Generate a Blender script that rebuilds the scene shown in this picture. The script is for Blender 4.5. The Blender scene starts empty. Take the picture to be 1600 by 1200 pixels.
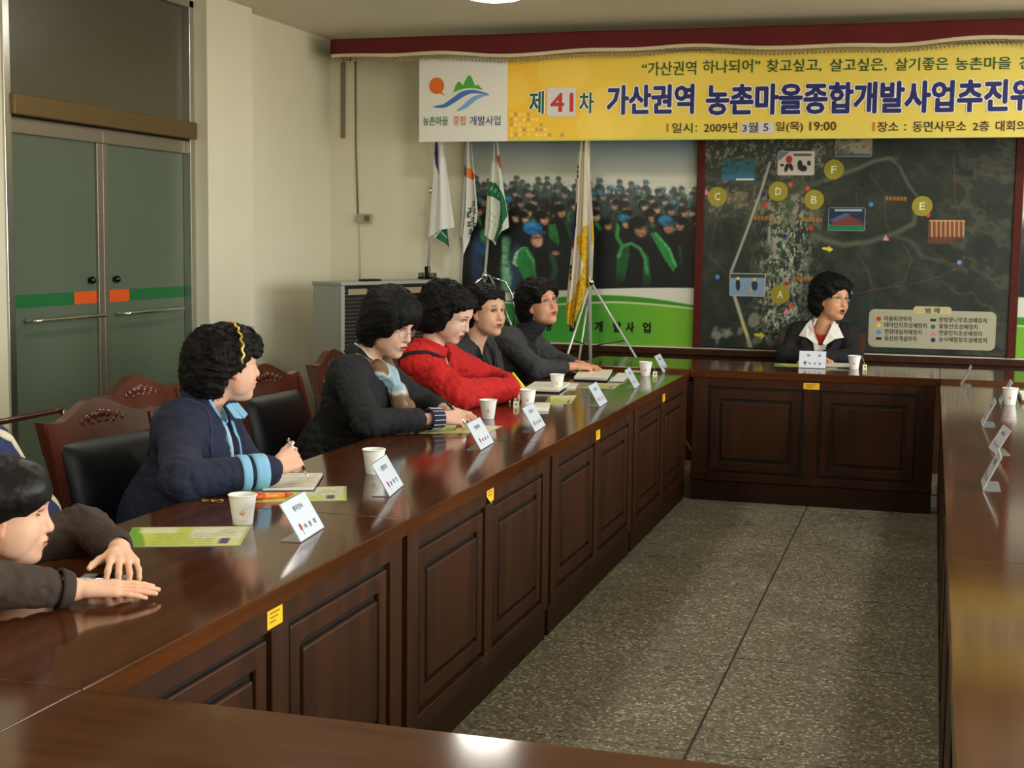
import bpy, bmesh, math, random
import numpy as np
from mathutils import Vector, Matrix

random.seed(7)
rng = np.random.default_rng(7)
S = bpy.context.scene
COL = S.collection
PI = math.pi

# ------------------------------------------------------------------ camera
cam_d = bpy.data.cameras.new('camera')
cam = bpy.data.objects.new('camera', cam_d)
COL.objects.link(cam)
YAW, PITCH, ROLL = 0.2884, 0.1020, 0.0127
cy, sy, cp, sp = math.cos(YAW), math.sin(YAW), math.cos(PITCH), math.sin(PITCH)
_F = Vector((-sy * cp, cy * cp, -sp))
_R = Vector((cy, sy, 0))
_U = _R.cross(_F)
_R2 = math.cos(ROLL) * _R + math.sin(ROLL) * _U
_U2 = -math.sin(ROLL) * _R + math.cos(ROLL) * _U
_m = Matrix((_R2, _U2, -_F)).transposed().to_4x4()
_m.translation = Vector((0, 0, 1.5127))
cam.matrix_world = _m
cam_d.sensor_fit = 'HORIZONTAL'
cam_d.sensor_width = 36
cam_d.lens = 2206.2 * 36 / 1600
cam_d.clip_start = 0.05
S.camera = cam

# ------------------------------------------------------------------ exposure
S.view_settings.view_transform = 'Standard'
S.view_settings.look = 'None'
S.view_settings.gamma = 1
S.view_settings.use_curve_mapping = False
S.view_settings.exposure = 0.22

# ------------------------------------------------------------------ daylight: a bright hazy sky outside the windows
W = bpy.data.worlds.new('sky')
S.world = W
W.use_nodes = True
nt = W.node_tree
nt.nodes.clear()
wo = nt.nodes.new('ShaderNodeOutputWorld')
bg = nt.nodes.new('ShaderNodeBackground')
tc = nt.nodes.new('ShaderNodeTexCoord')
sx = nt.nodes.new('ShaderNodeSeparateXYZ')
rp = nt.nodes.new('ShaderNodeValToRGB')
mr = nt.nodes.new('ShaderNodeMapRange')
mr.inputs['From Min'].default_value = -1
nt.links.new(tc.outputs['Generated'], sx.inputs[0])
nt.links.new(sx.outputs['Z'], mr.inputs['Value'])
nt.links.new(mr.outputs[0], rp.inputs[0])
e = rp.color_ramp.elements
e[0].position = 0.0; e[0].color = (0.58, 0.54, 0.45, 1)
e[1].position = 1.0; e[1].color = (0.80, 0.92, 1.0, 1)
n = e.new(0.485); n.color = (0.70, 0.66, 0.57, 1)
n = e.new(0.515); n.color = (0.95, 0.97, 0.96, 1)
nt.links.new(rp.outputs[0], bg.inputs['Color'])
bg.inputs['Strength'].default_value = SKY_STRENGTH = 13.0
nt.links.new(bg.outputs[0], wo.inputs[0])

LAMP = 46.0      # radiance of the ceiling lamps
RX, LX, BY, RY, CZ = 3.2, -4.3, 9.7, -2.6, 2.948      # right, left, back, rear wall, ceiling height
WINDOWS = [(-2.0, -0.2), (0.6, 2.6), (3.4, 5.4), (6.2, 8.2)]   # openings of the right wall along y
WZ0, WZ1 = 0.95, 2.45
for a, b in WINDOWS:                                   # light portals in the window openings
    ld = bpy.data.lights.new('window_portal', 'AREA')
    ld.shape = 'RECTANGLE'
    ld.size = b - a
    ld.size_y = WZ1 - WZ0
    ld.cycles.is_portal = True
    lo = bpy.data.objects.new('window_portal', ld)
    COL.objects.link(lo)
    lo.location = (RX + 0.03, (a + b) / 2, (WZ0 + WZ1) / 2)
    lo.rotation_euler = (PI / 2, 0, PI / 2)

# ------------------------------------------------------------------ helpers
def lin(c):
    c = np.asarray(c, float) / 255.0
    return np.where(c <= 0.04045, c / 12.92, ((c + 0.055) / 1.055) ** 2.4)

def rgb(r, g, b):
    return tuple(lin((r, g, b))) + (1.0,)

MATS = {}
def mat(name, col=(.5, .5, .5, 1), rough=.5, metal=0., spec=.5, coat=0., coat_rough=.05, attr=None, bump=None, vary=None, emit=None,
        trans=0., ior=1.45, sheen=0., alpha=None):
    """principled material; vary=(scale(x,y,z), colour2, contrast) mixes by noise; bump=(scale, strength)"""
    if name in MATS:
        return MATS[name]
    m = bpy.data.materials.new(name)
    m.use_nodes = True
    t = m.node_tree
    b = t.nodes['Principled BSDF']
    b.inputs['Base Color'].default_value = col
    b.inputs['Roughness'].default_value = rough
    b.inputs['Metallic'].default_value = metal
    b.inputs['Specular IOR Level'].default_value = spec
    b.inputs['Coat Weight'].default_value = coat
    b.inputs['Coat Roughness'].default_value = coat_rough
    b.inputs['IOR'].default_value = ior
    b.inputs['Transmission Weight'].default_value = trans
    b.inputs['Sheen Weight'].default_value = sheen
    if alpha is not None:
        b.inputs['Alpha'].default_value = alpha
    if emit:
        b.inputs['Emission Color'].default_value = emit[0]
        b.inputs['Emission Strength'].default_value = emit[1]
    src = None
    if attr:
        a = t.nodes.new('ShaderNodeVertexColor')
        a.layer_name = attr
        t.links.new(a.outputs['Color'], b.inputs['Base Color'])
        src = a.outputs['Color']
    tcn = t.nodes.new('ShaderNodeTexCoord')
    if vary:
        sc, c2, con = vary
        mp = t.nodes.new('ShaderNodeMapping')
        mp.inputs['Scale'].default_value = sc
        t.links.new(tcn.outputs['Object'], mp.inputs['Vector'])
        nz = t.nodes.new('ShaderNodeTexNoise')
        nz.inputs['Scale'].default_value = 1.0
        nz.inputs['Detail'].default_value = 5
        nz.inputs['Roughness'].default_value = .6
        t.links.new(mp.outputs[0], nz.inputs['Vector'])
        r = t.nodes.new('ShaderNodeMapRange')
        r.inputs['From Min'].default_value = .5 - con
        r.inputs['From Max'].default_value = .5 + con
        t.links.new(nz.outputs['Fac'], r.inputs['Value'])
        mx = t.nodes.new('ShaderNodeMix')
        mx.data_type = 'RGBA'
        t.links.new(r.outputs[0], mx.inputs[0])
        if src:
            t.links.new(src, mx.inputs[6])
        else:
            mx.inputs[6].default_value = col
        mx.inputs[7].default_value = c2
        t.links.new(mx.outputs[2], b.inputs['Base Color'])
    if bump:
        nz = t.nodes.new('ShaderNodeTexNoise')
        nz.inputs['Scale'].default_value = bump[0]
        nz.inputs['Detail'].default_value = 4
        t.links.new(tcn.outputs['Object'], nz.inputs['Vector'])
        bp = t.nodes.new('ShaderNodeBump')
        bp.inputs['Strength'].default_value = bump[1]
        bp.inputs['Distance'].default_value = bump[2] if len(bump) > 2 else .01
        t.links.new(nz.outputs['Fac'], bp.inputs['Height'])
        t.links.new(bp.outputs[0], b.inputs['Normal'])
    MATS[name] = m
    return m

def link(o, parent=None):
    COL.objects.link(o)
    if parent is not None:
        o.parent = parent
    return o

def thing(name, label, cat, loc=(0, 0, 0), rotz=0., group=None):
    o = bpy.data.objects.new(name, None)
    o.empty_display_size = .1
    COL.objects.link(o)
    o.location = loc
    o.rotation_euler = (0, 0, rotz)
    return tag(o, label, cat, group)

def tag(o, label=None, cat=None, group=None, kind=None):
    if label: o['label'] = label
    if cat: o['category'] = cat
    if group: o['group'] = group
    if kind: o['kind'] = kind
    return o

def mesh_obj(name, v, f, m, parent=None, smooth=False, cols=None, loc=None):
    me = bpy.data.meshes.new(name)
    v = np.asarray(v, np.float32)
    if isinstance(f, np.ndarray) and f.ndim == 2:
        k = f.shape[1]
        me.vertices.add(len(v)); me.vertices.foreach_set('co', v.ravel())
        me.loops.add(f.size); me.loops.foreach_set('vertex_index', f.ravel().astype(np.int32))
        me.polygons.add(len(f))
        me.polygons.foreach_set('loop_start', np.arange(0, f.size, k, dtype=np.int32))
        me.polygons.foreach_set('loop_total', np.full(len(f), k, np.int32))
        me.update(calc_edges=True)
    else:
        me.from_pydata([tuple(map(float, p)) for p in v], [], [tuple(map(int, q)) for q in f])
        me.update()
    if smooth:
        me.polygons.foreach_set('use_smooth', np.ones(len(me.polygons), bool))
    if cols is not None:
        ca = me.color_attributes.new('Col', 'FLOAT_COLOR', 'POINT')
        c4 = np.ones((len(v), 4), np.float32)
        c4[:, :3] = cols
        ca.data.foreach_set('color', c4.ravel())
    if m is not None:
        me.materials.append(m)
    o = bpy.data.objects.new(name, me)
    link(o, parent)
    if loc is not None:
        o.location = loc
    return o

def bm_obj(name, bm, m, parent=None, smooth=False, loc=None, rotz=None):
    me = bpy.data.meshes.new(name)
    bmesh.ops.recalc_face_normals(bm, faces=bm.faces)
    bm.to_mesh(me)
    bm.free()
    if smooth:
        me.polygons.foreach_set('use_smooth', np.ones(len(me.polygons), bool))
    me.materials.append(m)
    o = bpy.data.objects.new(name, me)
    link(o, parent)
    if loc is not None: o.location = loc
    if rotz is not None: o.rotation_euler = (0, 0, rotz)
    return o

def add_box(bm, x0, x1, y0, y1, z0, z1, bev=0., seg=2, M=None):
    """a box between the given limits, bevelled, optionally moved by M"""
    r = bmesh.ops.create_cube(bm, size=1)
    vs = r['verts']
    for v in vs:
        v.co = Vector(((x0 + x1) / 2 + v.co.x * (x1 - x0), (y0 + y1) / 2 + v.co.y * (y1 - y0), (z0 + z1) / 2 + v.co.z * (z1 - z0)))
    es = {e for v in vs for e in v.link_edges}
    allv = set(vs)
    if bev > 0:
        rr = bmesh.ops.bevel(bm, geom=list(es), offset=bev, segments=seg, affect='EDGES', profile=.5)
        allv = {v for v in vs if v.is_valid} | set(rr['verts'])
    if M is not None:
        for v in allv:
            v.co = M @ v.co
    return bm

def box(name, x0, x1, y0, y1, z0, z1, m, parent=None, bev=0., seg=2, smooth=False):
    bm = bmesh.new()
    add_box(bm, x0, x1, y0, y1, z0, z1, bev, seg)
    return bm_obj(name, bm, m, parent, smooth)

def lathe(prof, n=24, cx=0, cy=0):
    """vertices and faces of a surface of revolution about z; prof = [(r, z), ...]"""
    v, f = [], []
    for r, z in prof:
        for k in range(n):
            a = 2 * PI * k / n
            v.append((cx + r * math.cos(a), cy + r * math.sin(a), z))
    for i in range(len(prof) - 1):
        for k in range(n):
            k2 = (k + 1) % n
            f.append((i * n + k, i * n + k2, (i + 1) * n + k2, (i + 1) * n + k))
    return v, f

def tube(pts, r, n=8, cap=True):
    """tube along a polyline; r a number or a list"""
    P = np.asarray(pts, float)
    m = len(P)
    rr = np.full(m, r) if np.isscalar(r) else np.asarray(r, float)
    T = np.gradient(P, axis=0)
    T /= np.linalg.norm(T, axis=1, keepdims=True) + 1e-12
    up = np.array([0, 0, 1.]) if abs(T[0, 2]) < .9 else np.array([1., 0, 0])
    N = np.cross(T[0], up); N /= np.linalg.norm(N)
    v, f = [], []
    for i in range(m):
        N = N - T[i] * (N @ T[i]); N /= np.linalg.norm(N)
        B = np.cross(T[i], N)
        for k in range(n):
            a = 2 * PI * k / n
            v.append(P[i] + rr[i] * (math.cos(a) * N + math.sin(a) * B))
    for i in range(m - 1):
        for k in range(n):
            k2 = (k + 1) % n
            f.append((i * n + k, i * n + k2, (i + 1) * n + k2, (i + 1) * n + k))
    if cap:
        f.append(tuple(range(n - 1, -1, -1)))
        f.append(tuple(range((m - 1) * n, m * n)))
    return v, f

def merge(*parts):
    v, f = [], []
    for a, b in parts:
        k = len(v)
        v += [tuple(map(float, p)) for p in a]
        f += [tuple(i + k for i in q) for q in b]
    return v, f

def tube_obj(name, pts, r, m, parent=None, n=8):
    v, f = tube(pts, r, n)
    return mesh_obj(name, v, f, m, parent, smooth=True)

def grid_mesh(P):
    """P (nu, nv, 3) -> vertices, quads"""
    nu, nv = P.shape[:2]
    i = np.arange(nu * nv).reshape(nu, nv)
    q = np.stack([i[:-1, :-1], i[1:, :-1], i[1:, 1:], i[:-1, 1:]], -1).reshape(-1, 4)
    return P.reshape(-1, 3), q

def prism(poly, axis_pts):
    """polygon (list of 3D points) thickened along the vector axis_pts"""
    n = len(poly)
    d = np.asarray(axis_pts, float)
    v = [np.asarray(p, float) for p in poly] + [np.asarray(p, float) + d for p in poly]
    f = [tuple(range(n - 1, -1, -1)), tuple(range(n, 2 * n))]
    for k in range(n):
        k2 = (k + 1) % n
        f.append((k, k2, n + k2, n + k))
    return v, f

_TXT = {}
def text_obj(name, s, m, parent, origin, right, up, x0, x1, z0, z1, bold=0., lift=.0008, thick=0.0):
    """lettering s fitted to the rectangle x0..x1, z0..z1 of the plane through origin spanned by right and up;
    bold > 0 broadens every stroke by that share of the letter size"""
    if s not in _TXT:
        cu = bpy.data.curves.new('lettering', 'FONT')
        cu.body = s
        cu.size = 1
        cu.resolution_u = 2
        o = bpy.data.objects.new('lettering', cu)
        COL.objects.link(o)
        bpy.context.view_layer.update()
        me = bpy.data.meshes.new_from_object(o.evaluated_get(bpy.context.evaluated_depsgraph_get()))
        bpy.data.objects.remove(o)
        v = np.zeros(len(me.vertices) * 3); me.vertices.foreach_get('co', v)
        fs = [tuple(p.vertices) for p in me.polygons]
        bpy.data.meshes.remove(me)
        _TXT[s] = (v.reshape(-1, 3), fs)
    v, fs = _TXT[s]
    if len(v) == 0:
        return None
    lo, hi = v[:, :2].min(0), v[:, :2].max(0)
    sz = max(hi[1] - lo[1], .2)
    offs = [(0., 0.)] if bold <= 0 else [(math.cos(k * PI / 4), math.sin(k * PI / 4)) for k in range(8)]
    b = bold * (z1 - z0) if bold > 0 else 0
    kx = (x1 - x0 - 2 * b) / max(hi[0] - lo[0], 1e-6); kz = (z1 - z0 - 2 * b) / max(hi[1] - lo[1], 1e-6)
    R = np.asarray(right, float); U = np.asarray(up, float); N = np.cross(R, U)
    P, F = [], []
    for i, (dx, dz) in enumerate(offs):
        u = x0 + b + (v[:, 0] - lo[0]) * kx + dx * b
        w = z0 + b + (v[:, 1] - lo[1]) * kz + dz * b
        P.append(np.asarray(origin, float) + u[:, None] * R + w[:, None] * U + (lift + i * .00003) * N)
        F += [tuple(q + i * len(v) for q in f) for f in fs]
    return mesh_obj(name, np.concatenate(P), F, m, parent)

# ------------------------------------------------------------------ photo pixel (1600x1200) <-> point of a plane of the room
_f3 = [np.array(v) for v in (_F, _R2, _U2)]
_c3 = np.array([0, 0, 1.5127])
FPX = 2206.2
def at(px, py, x=None, y=None, z=None):
    d = _f3[0] + _f3[1] * (px - 800) / FPX + _f3[2] * (600 - py) / FPX
    k, v = (0, x) if x is not None else (1, y) if y is not None else (2, z)
    return _c3 + d * (v - _c3[k]) / d[k]

def proj(P):
    d = np.asarray(P, float) - _c3
    w = d @ _f3[0]
    return 800 + FPX * (d @ _f3[1]) / w, 600 - FPX * (d @ _f3[2]) / w

# ------------------------------------------------------------------ materials of the room
M_WALL = mat('wall_paint', rgb(222, 217, 193), rough=.75, vary=((.9, .9, .6), rgb(212, 207, 182), .25))
M_CEIL = mat('ceiling_paint', rgb(226, 218, 198), rough=.9, vary=((.7, .7, .7), rgb(218, 210, 190), .25))
M_STEEL = mat('brushed_steel', rgb(196, 196, 190), rough=.28, metal=1)
M_CHROME = mat('chrome', rgb(225, 225, 222), rough=.12, metal=1)
M_BRONZE = mat('bronze_aluminium', rgb(118, 98, 62), rough=.4, metal=.7)
M_FILM = mat('frosted_glass', rgb(92, 104, 86), rough=.32, spec=.5, vary=((1, 1, .6), rgb(84, 96, 80), .3))
M_FILM2 = mat('frosted_transom_glass', rgb(78, 76, 60), rough=.32, spec=.5)
M_GREEN = mat('green_decal', rgb(22, 98, 50), rough=.5)
M_ORANGE = mat('orange_decal', rgb(214, 84, 22), rough=.5)
M_DARKMETAL = mat('dark_knob_metal', rgb(60, 58, 52), rough=.2, metal=1)

def wood_mat(name, c1, c2, rough, coat, scale=(1.2, 16, 16), crough=.1):
    m = mat(name, c1, rough=rough, coat=coat, spec=.5 if coat else .25, coat_rough=crough, vary=(scale, c2, .2))
    return m
M_TOP = wood_mat('lacquered_tabletop_wood', rgb(88, 47, 20), rgb(56, 28, 11), .11, .12, (1.3, 22, 22), .07)
M_WOOD = wood_mat('dark_red_brown_wood', rgb(64, 34, 13), rgb(42, 21, 8), .5, .0, (14, 14, 1.2), .2)
M_PLINTH = wood_mat('dark_plinth_wood', rgb(52, 28, 13), rgb(40, 21, 10), .5, .0, (2, 14, 14), .2)
M_GROOVE = mat('black_brown_groove', rgb(22, 12, 9), rough=.5)
M_CHAIRWOOD = wood_mat('reddish_chair_wood', rgb(84, 36, 19), rgb(54, 22, 12), .3, .4, (9, 9, 2), .15)
M_LEATHER = mat('black_leather', rgb(13, 15, 18), rough=.45, spec=.3, bump=(140, .15, .002))
M_FRAMEWOOD = wood_mat('red_brown_frame_wood', rgb(84, 27, 17), rgb(66, 21, 13), .5, .0, (3, 3, 14))

# ------------------------------------------------------------------ the room
def structure(name, bm, m, parent=None):
    o = bm_obj(name, bm, m, parent)
    if parent is None:
        o['kind'] = 'structure'
    return o

# floor of terrazzo tiles
M_TERRA = mat('terrazzo', rgb(120, 114, 96), rough=.45)
def _terrazzo(m):
    t = m.node_tree
    b = t.nodes['Principled BSDF']
    tcn = t.nodes.new('ShaderNodeTexCoord')
    vo = t.nodes.new('ShaderNodeTexVoronoi'); vo.inputs['Scale'].default_value = 105
    t.links.new(tcn.outputs['Object'], vo.inputs['Vector'])
    sp = t.nodes.new('ShaderNodeSeparateColor'); t.links.new(vo.outputs['Color'], sp.inputs[0])
    r = t.nodes.new('ShaderNodeValToRGB'); t.links.new(sp.outputs[0], r.inputs[0])
    r.color_ramp.interpolation = 'CONSTANT'
    els = r.color_ramp.elements
    els[0].position = 0; els[0].color = rgb(112, 108, 94)
    els[1].position = .34; els[1].color = rgb(126, 121, 105)
    for p_, c in ((.58, rgb(139, 134, 117)), (.76, rgb(158, 153, 134)), (.90, rgb(196, 190, 170)), (.965, rgb(84, 80, 70))):
        k = els.new(p_); k.color = c
    nz = t.nodes.new('ShaderNodeTexNoise'); nz.inputs['Scale'].default_value = 2.2; nz.inputs['Detail'].default_value = 3
    t.links.new(tcn.outputs['Object'], nz.inputs['Vector'])
    mr_ = t.nodes.new('ShaderNodeMapRange'); mr_.inputs['From Min'].default_value = .3; mr_.inputs['From Max'].default_value = .7
    mr_.inputs['To Min'].default_value = .82; mr_.inputs['To Max'].default_value = 1.06
    t.links.new(nz.outputs['Fac'], mr_.inputs['Value'])
    mx = t.nodes.new('ShaderNodeMix'); mx.data_type = 'RGBA'; mx.blend_type = 'MULTIPLY'; mx.inputs[0].default_value = 1
    t.links.new(r.outputs[0], mx.inputs[6]); t.links.new(mr_.outputs[0], mx.inputs[7])
    t.links.new(mx.outputs[2], b.inputs['Base Color'])
    t.links.new(mr_.outputs[0], b.inputs['Roughness'])
    mr2 = t.nodes.new('ShaderNodeMapRange'); mr2.inputs['To Min'].default_value = .2; mr2.inputs['To Max'].default_value = .4
    t.links.new(nz.outputs['Fac'], mr2.inputs['Value']); t.links.new(mr2.outputs[0], b.inputs['Roughness'])
_terrazzo(M_TERRA)
M_JOINT = mat('dark_joint', rgb(52, 46, 36), rough=.8)
bm = bmesh.new(); add_box(bm, LX - .2, RX + .2, RY - .2, BY + .2, -.15, -.004)
FLOOR = structure('floor', bm, M_JOINT)
xs = [LX - .05] + [-.645 + k for k in range(-3, 4)] + [RX + .05]
ys = [RY - .05] + [5.066 + k for k in range(-7, 5)] + [BY + .05]
for i in range(len(xs) - 1):
    for j in range(len(ys) - 1):
        if xs[i + 1] - xs[i] < .02 or ys[j + 1] - ys[j] < .02:
            continue
        g = .0035
        box('tile', xs[i] + g, xs[i + 1] - g, ys[j] + g, ys[j + 1] - g, -.02, 0, M_TERRA, FLOOR, bev=.002, seg=1)

bm = bmesh.new(); add_box(bm, LX - .2, RX + .2, RY - .2, BY + .2, CZ, CZ + .15)
structure('ceiling', bm, M_CEIL)
bm = bmesh.new(); add_box(bm, LX - .2, RX + .2, BY, BY + .2, 0, CZ)
structure('wall_back', bm, M_WALL)
bm = bmesh.new(); add_box(bm, LX - .2, RX + .2, RY - .2, RY, 0, CZ)
structure('wall_rear', bm, M_WALL)
DY0, DY1, DZ = 5.865, 7.69, 2.90
bm = bmesh.new()
add_box(bm, LX - .2, LX, RY, DY0, 0, CZ)
add_box(bm, LX - .2, LX, DY1, BY, 0, CZ)
add_box(bm, LX - .2, LX, DY0, DY1, DZ, CZ)
add_box(bm, LX - .2, LX - .12, DY0, DY1, 0, DZ)
structure('wall_left', bm, M_WALL)
bm = bmesh.new(); add_box(bm, LX - .01, LX + .1, DY1 + .0, 8.275, 0, CZ, .006, 2)
structure('pillar', bm, M_WALL)
bm = bmesh.new()
yy = [RY] + [v for w in WINDOWS for v in w] + [BY]
for k in range(0, len(yy), 2):
    add_box(bm, RX, RX + .2, yy[k], yy[k + 1], 0, CZ)
for a, b in WINDOWS:
    add_box(bm, RX, RX + .2, a, b, 0, WZ0)
    add_box(bm, RX, RX + .2, a, b, WZ1, CZ)
structure('wall_right', bm, M_WALL)
M_WHITE = mat('white_paint', rgb(225, 225, 218), rough=.5)
for i, (a, b) in enumerate(WINDOWS):
    bm = bmesh.new()
    for q in ((a, a + .05, WZ0, WZ1), (b - .05, b, WZ0, WZ1), (a, b, WZ0, WZ0 + .05), (a, b, WZ1 - .05, WZ1), ((a + b) / 2 - .03, (a + b) / 2 + .03, WZ0, WZ1)):
        add_box(bm, RX + .08, RX + .13, q[0], q[1], q[2], q[3])
    structure('window_%d' % (i + 1), bm, M_WHITE)

# glass double door in a steel frame
door = tag(bpy.data.objects.new('door_1', None), kind='structure')
COL.objects.link(door)
xd = LX
bm = bmesh.new()
add_box(bm, xd - .09, xd + .012, DY0, DY0 + .055, 0, DZ, .004)
add_box(bm, xd - .09, xd + .012, DY1 - .055, DY1 - .002, 0, DZ, .004)
add_box(bm, xd - .09, xd + .012, DY0, DY1 - .002, DZ - .045, DZ, .004)
bm_obj('door_frame', bm, M_STEEL, door)
box('transom_bar', xd - .085, xd + .03, DY0 + .056, DY1 - .004, 2.085, 2.185, M_BRONZE, door, .004)
box('transom_glass', xd - .05, xd - .035, DY0 + .056, DY1 - .056, 2.19, DZ - .046, M_FILM2, door)
for k in (0, 1):
    y0, y1 = (DY0 + .058, 6.748) if k == 0 else (6.752, DY1 - .058)
    leaf = box('door_leaf', xd - .052, xd - .04, y0, y1, .012, 2.02, M_FILM, door)
    bm = bmesh.new()
    add_box(bm, xd - .07, xd - .02, y0, y1, 2.0, 2.075, .003)
    add_box(bm, xd - .07, xd - .02, y0, y1, .01, .09, .003)
    s = y1 - .05 if k == 0 else y0
    add_box(bm, xd - .066, xd - .024, s, s + .05, .09, 2.0, .004)
    bm_obj('leaf_rail', bm, mat('satin_aluminium', rgb(150, 142, 128), rough=.4, metal=.8) if k == 0 else MATS['satin_aluminium'], leaf)
    zb0, zb1 = 1.142, 1.208
    xo = xd - .0395
    def decal(nm, a, b, m_):
        box(nm, xo - .001, xo + .001, a, b, zb0, zb1, m_, leaf)
    if k == 0:
        decal('green_stripe', y0, 6.488, M_GREEN); decal('orange_stripe', 6.488, y1 - .052, M_ORANGE)
        ha, hb = 6.06, 6.68
        ky = 6.63
    else:
        decal('green_stripe', 7.02, y1, M_GREEN); decal('orange_stripe', y0 + .052, 7.02, M_ORANGE)
        ha, hb = 6.88, 7.50
        ky = 6.87
    zh = 1.078
    tube_obj('handle', [(xd - .045, ha, zh), (xd + .02, ha, zh), (xd + .034, ha + .012, zh), (xd + .036, ha + .03, zh), (xd + .036, hb - .03, zh), (xd + .034, hb - .012, zh), (xd + .02, hb, zh), (xd - .045, hb, zh)], .0115, M_CHROME, leaf, 10)
    v, f = lathe([(.0, .034), (.012, .032), (.02, .022), (.021, .012), (.014, .004), (.014, -.004), (0, -.004)], 14)
    v = [(xd - .036 + p[2], ky + p[0], 1.267 + p[1]) for p in v]
    mesh_obj('knob', v, f, M_DARKMETAL, leaf, True)

# wainscot and ledge under the poster wall
WX0 = -3.27
bm = bmesh.new(); add_box(bm, WX0, RX, BY - .03, BY, 0, .745)
structure('trim_1', bm, M_WOOD)
bm = bmesh.new(); add_box(bm, WX0, RX, BY - .055, BY, .735, .78, .006); structure('trim_2', bm, M_WOOD)
bm = bmesh.new(); add_box(bm, WX0, RX, BY - .04, BY - .002, .7805, .790); structure('trim_3', bm, mat('ivory_strip', rgb(214, 206, 184), rough=.5))
bm = bmesh.new(); add_box(bm, LX, LX + .012, RY, DY0, 0, .1, .003); add_box(bm, LX, LX + .012, 8.28, BY, 0, .1, .003)
structure('baseboard_left', bm, mat('dark_skirting', rgb(70, 60, 48), rough=.5))

# round ceiling lamps; the far rim of one shows at the top of the picture
lamp0 = thing('ceiling_lamp', 'round white ceiling lamp at the upper frame edge above the flags', 'lamp', (-2.50, 7.965, CZ), 0, 'round ceiling lamps')
v, f = lathe([(.0, -.002), (.20, -.002), (.205, -.02), (.185, -.035), (.175, -.03), (0, -.03)], 32)
mesh_obj('lamp_rim', v, f, M_WHITE, lamp0, True)
v, f = lathe([(.175, -.031), (.15, -.05), (.09, -.062), (.0, -.065)], 32)
mesh_obj('lamp_diffuser', v, f, mat('lit_diffuser', rgb(240, 235, 215), rough=.5, emit=(rgb(255, 250, 238), LAMP)), lamp0, True)
for (lx, ly) in ((-2.47, 5.3), (-2.47, 2.5), (.9, 8.06), (.9, 5.3), (.9, 2.5), (-2.47, -.4), (.9, -.4)):
    c = lamp0.copy(); COL.objects.link(c); c.location = (lx, ly, CZ); c['label'] = 'round white ceiling lamp over the %s, %s' % ('left row' if lx < 0 else 'right row', {8.06: 'far end', 5.3: 'middle', 2.5: 'near end', -.4: 'behind the viewer'}[ly])
    for ch in lamp0.children:
        d = ch.copy(); COL.objects.link(d); d.parent = c

# ------------------------------------------------------------------ the ring of conference tables
TZ = .75
def table_front(t, l, label_m, x0=.0, sticker=None, d=.695):
    """carcass, front frame, two panelled fields; front faces -y of the table's own axes"""
    a, b = .022, l - .022
    F0 = .008
    bm = bmesh.new()                                    # sides, back board of the front, shelf
    add_box(bm, a, b, F0 + .018, F0 + .034, .1, .705)
    add_box(bm, a, a + .025, F0 + .02, d - .06, .0, .705)
    add_box(bm, b - .025, b, F0 + .02, d - .06, .0, .705)
    bm_obj('carcass', bm, M_GROOVE, t)
    ox0, ox1 = a + .085, b - .085
    mid = (a + b) / 2
    c0, c1 = mid - .042, mid + .042
    z0, z1 = .16, .655
    bm = bmesh.new()
    add_box(bm, a, ox0, F0, F0 + .02, .118, .706, .002, 1)
    add_box(bm, ox1, b, F0, F0 + .02, .118, .706, .002, 1)
    add_box(bm, c0, c1, F0, F0 + .02, z0, z1, .002, 1)
    add_box(bm, ox0, ox1, F0, F0 + .02, z1, .706, .002, 1)
    add_box(bm, ox0, ox1, F0, F0 + .02, .118, z0, .002, 1)
    bm_obj('front_frame', bm, M_WOOD, t)
    box('plinth', a, b, F0 + .010, F0 + .03, .0, .1165, M_PLINTH, t, .003, 1)
    for (p0, p1) in ((ox0, c0), (c1, ox1)):
        bm = bmesh.new()
        g, wd = .017, .052
        q0, q1, r0, r1 = p0 + g, p1 - g, z0 + g, z1 - g
        yb = (F0 + .004, F0 + .019)
        add_box(bm, q0, q0 + wd, yb[0], yb[1], r0, r1, .005, 2)
        add_box(bm, q1 - wd, q1, yb[0], yb[1], r0, r1, .005, 2)
        add_box(bm, q0 + wd - .004, q1 - wd + .004, yb[0], yb[1], r0, r0 + wd, .005, 2)
        add_box(bm, q0 + wd - .004, q1 - wd + .004, yb[0], yb[1], r1 - wd, r1, .005, 2)
        o = bm_obj('door_panel', bm, M_WOOD, t)
        k = wd + .016
        box('panel_field', q0 + k, q1 - k, F0 + .002, F0 + .019, r0 + k, r1 - k, M_WOOD, o, .007, 2)
    if sticker:
        w = .075 if sticker != 'wide' else .09
        h = .044 if sticker != 'wide' else .036
        sx_ = -.03 if sticker == 'plain0' else 0.
        bm = bmesh.new()
        n = 5
        zt = .706 if sticker != 'wide' else .698
        P = np.zeros((n, 5, 3))
        for i in range(n):
            for j in range(5):
                u, vv = i / (n - 1), j / 4
                peel = .012 * max(0, .45 - vv) * max(0, .6 - u) * 6 if sticker == 'peeled' else 0
                P[i, j] = (mid + sx_ - w / 2 + u * w, F0 - .0012 - peel, zt - h + vv * h)
        vv, ff = grid_mesh(P)
        s = mesh_obj('sticker', vv, ff, mat('yellow_sticker', rgb(236, 186, 24), rough=.45), t)
        s['label'] = 'yellow inventory sticker'
        bm = bmesh.new()
        for k in range(3):
            zz = zt - h * (.25 + .22 * k)
            add_box(bm, mid + sx_ - w * .34, mid + sx_ + w * (.3 - .12 * k), F0 - .0022, F0 - .0014, zz - .0015, zz + .0015)
        bm_obj('print_lines', bm, mat('sticker_print', rgb(150, 96, 10), rough=.6), s)

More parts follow.
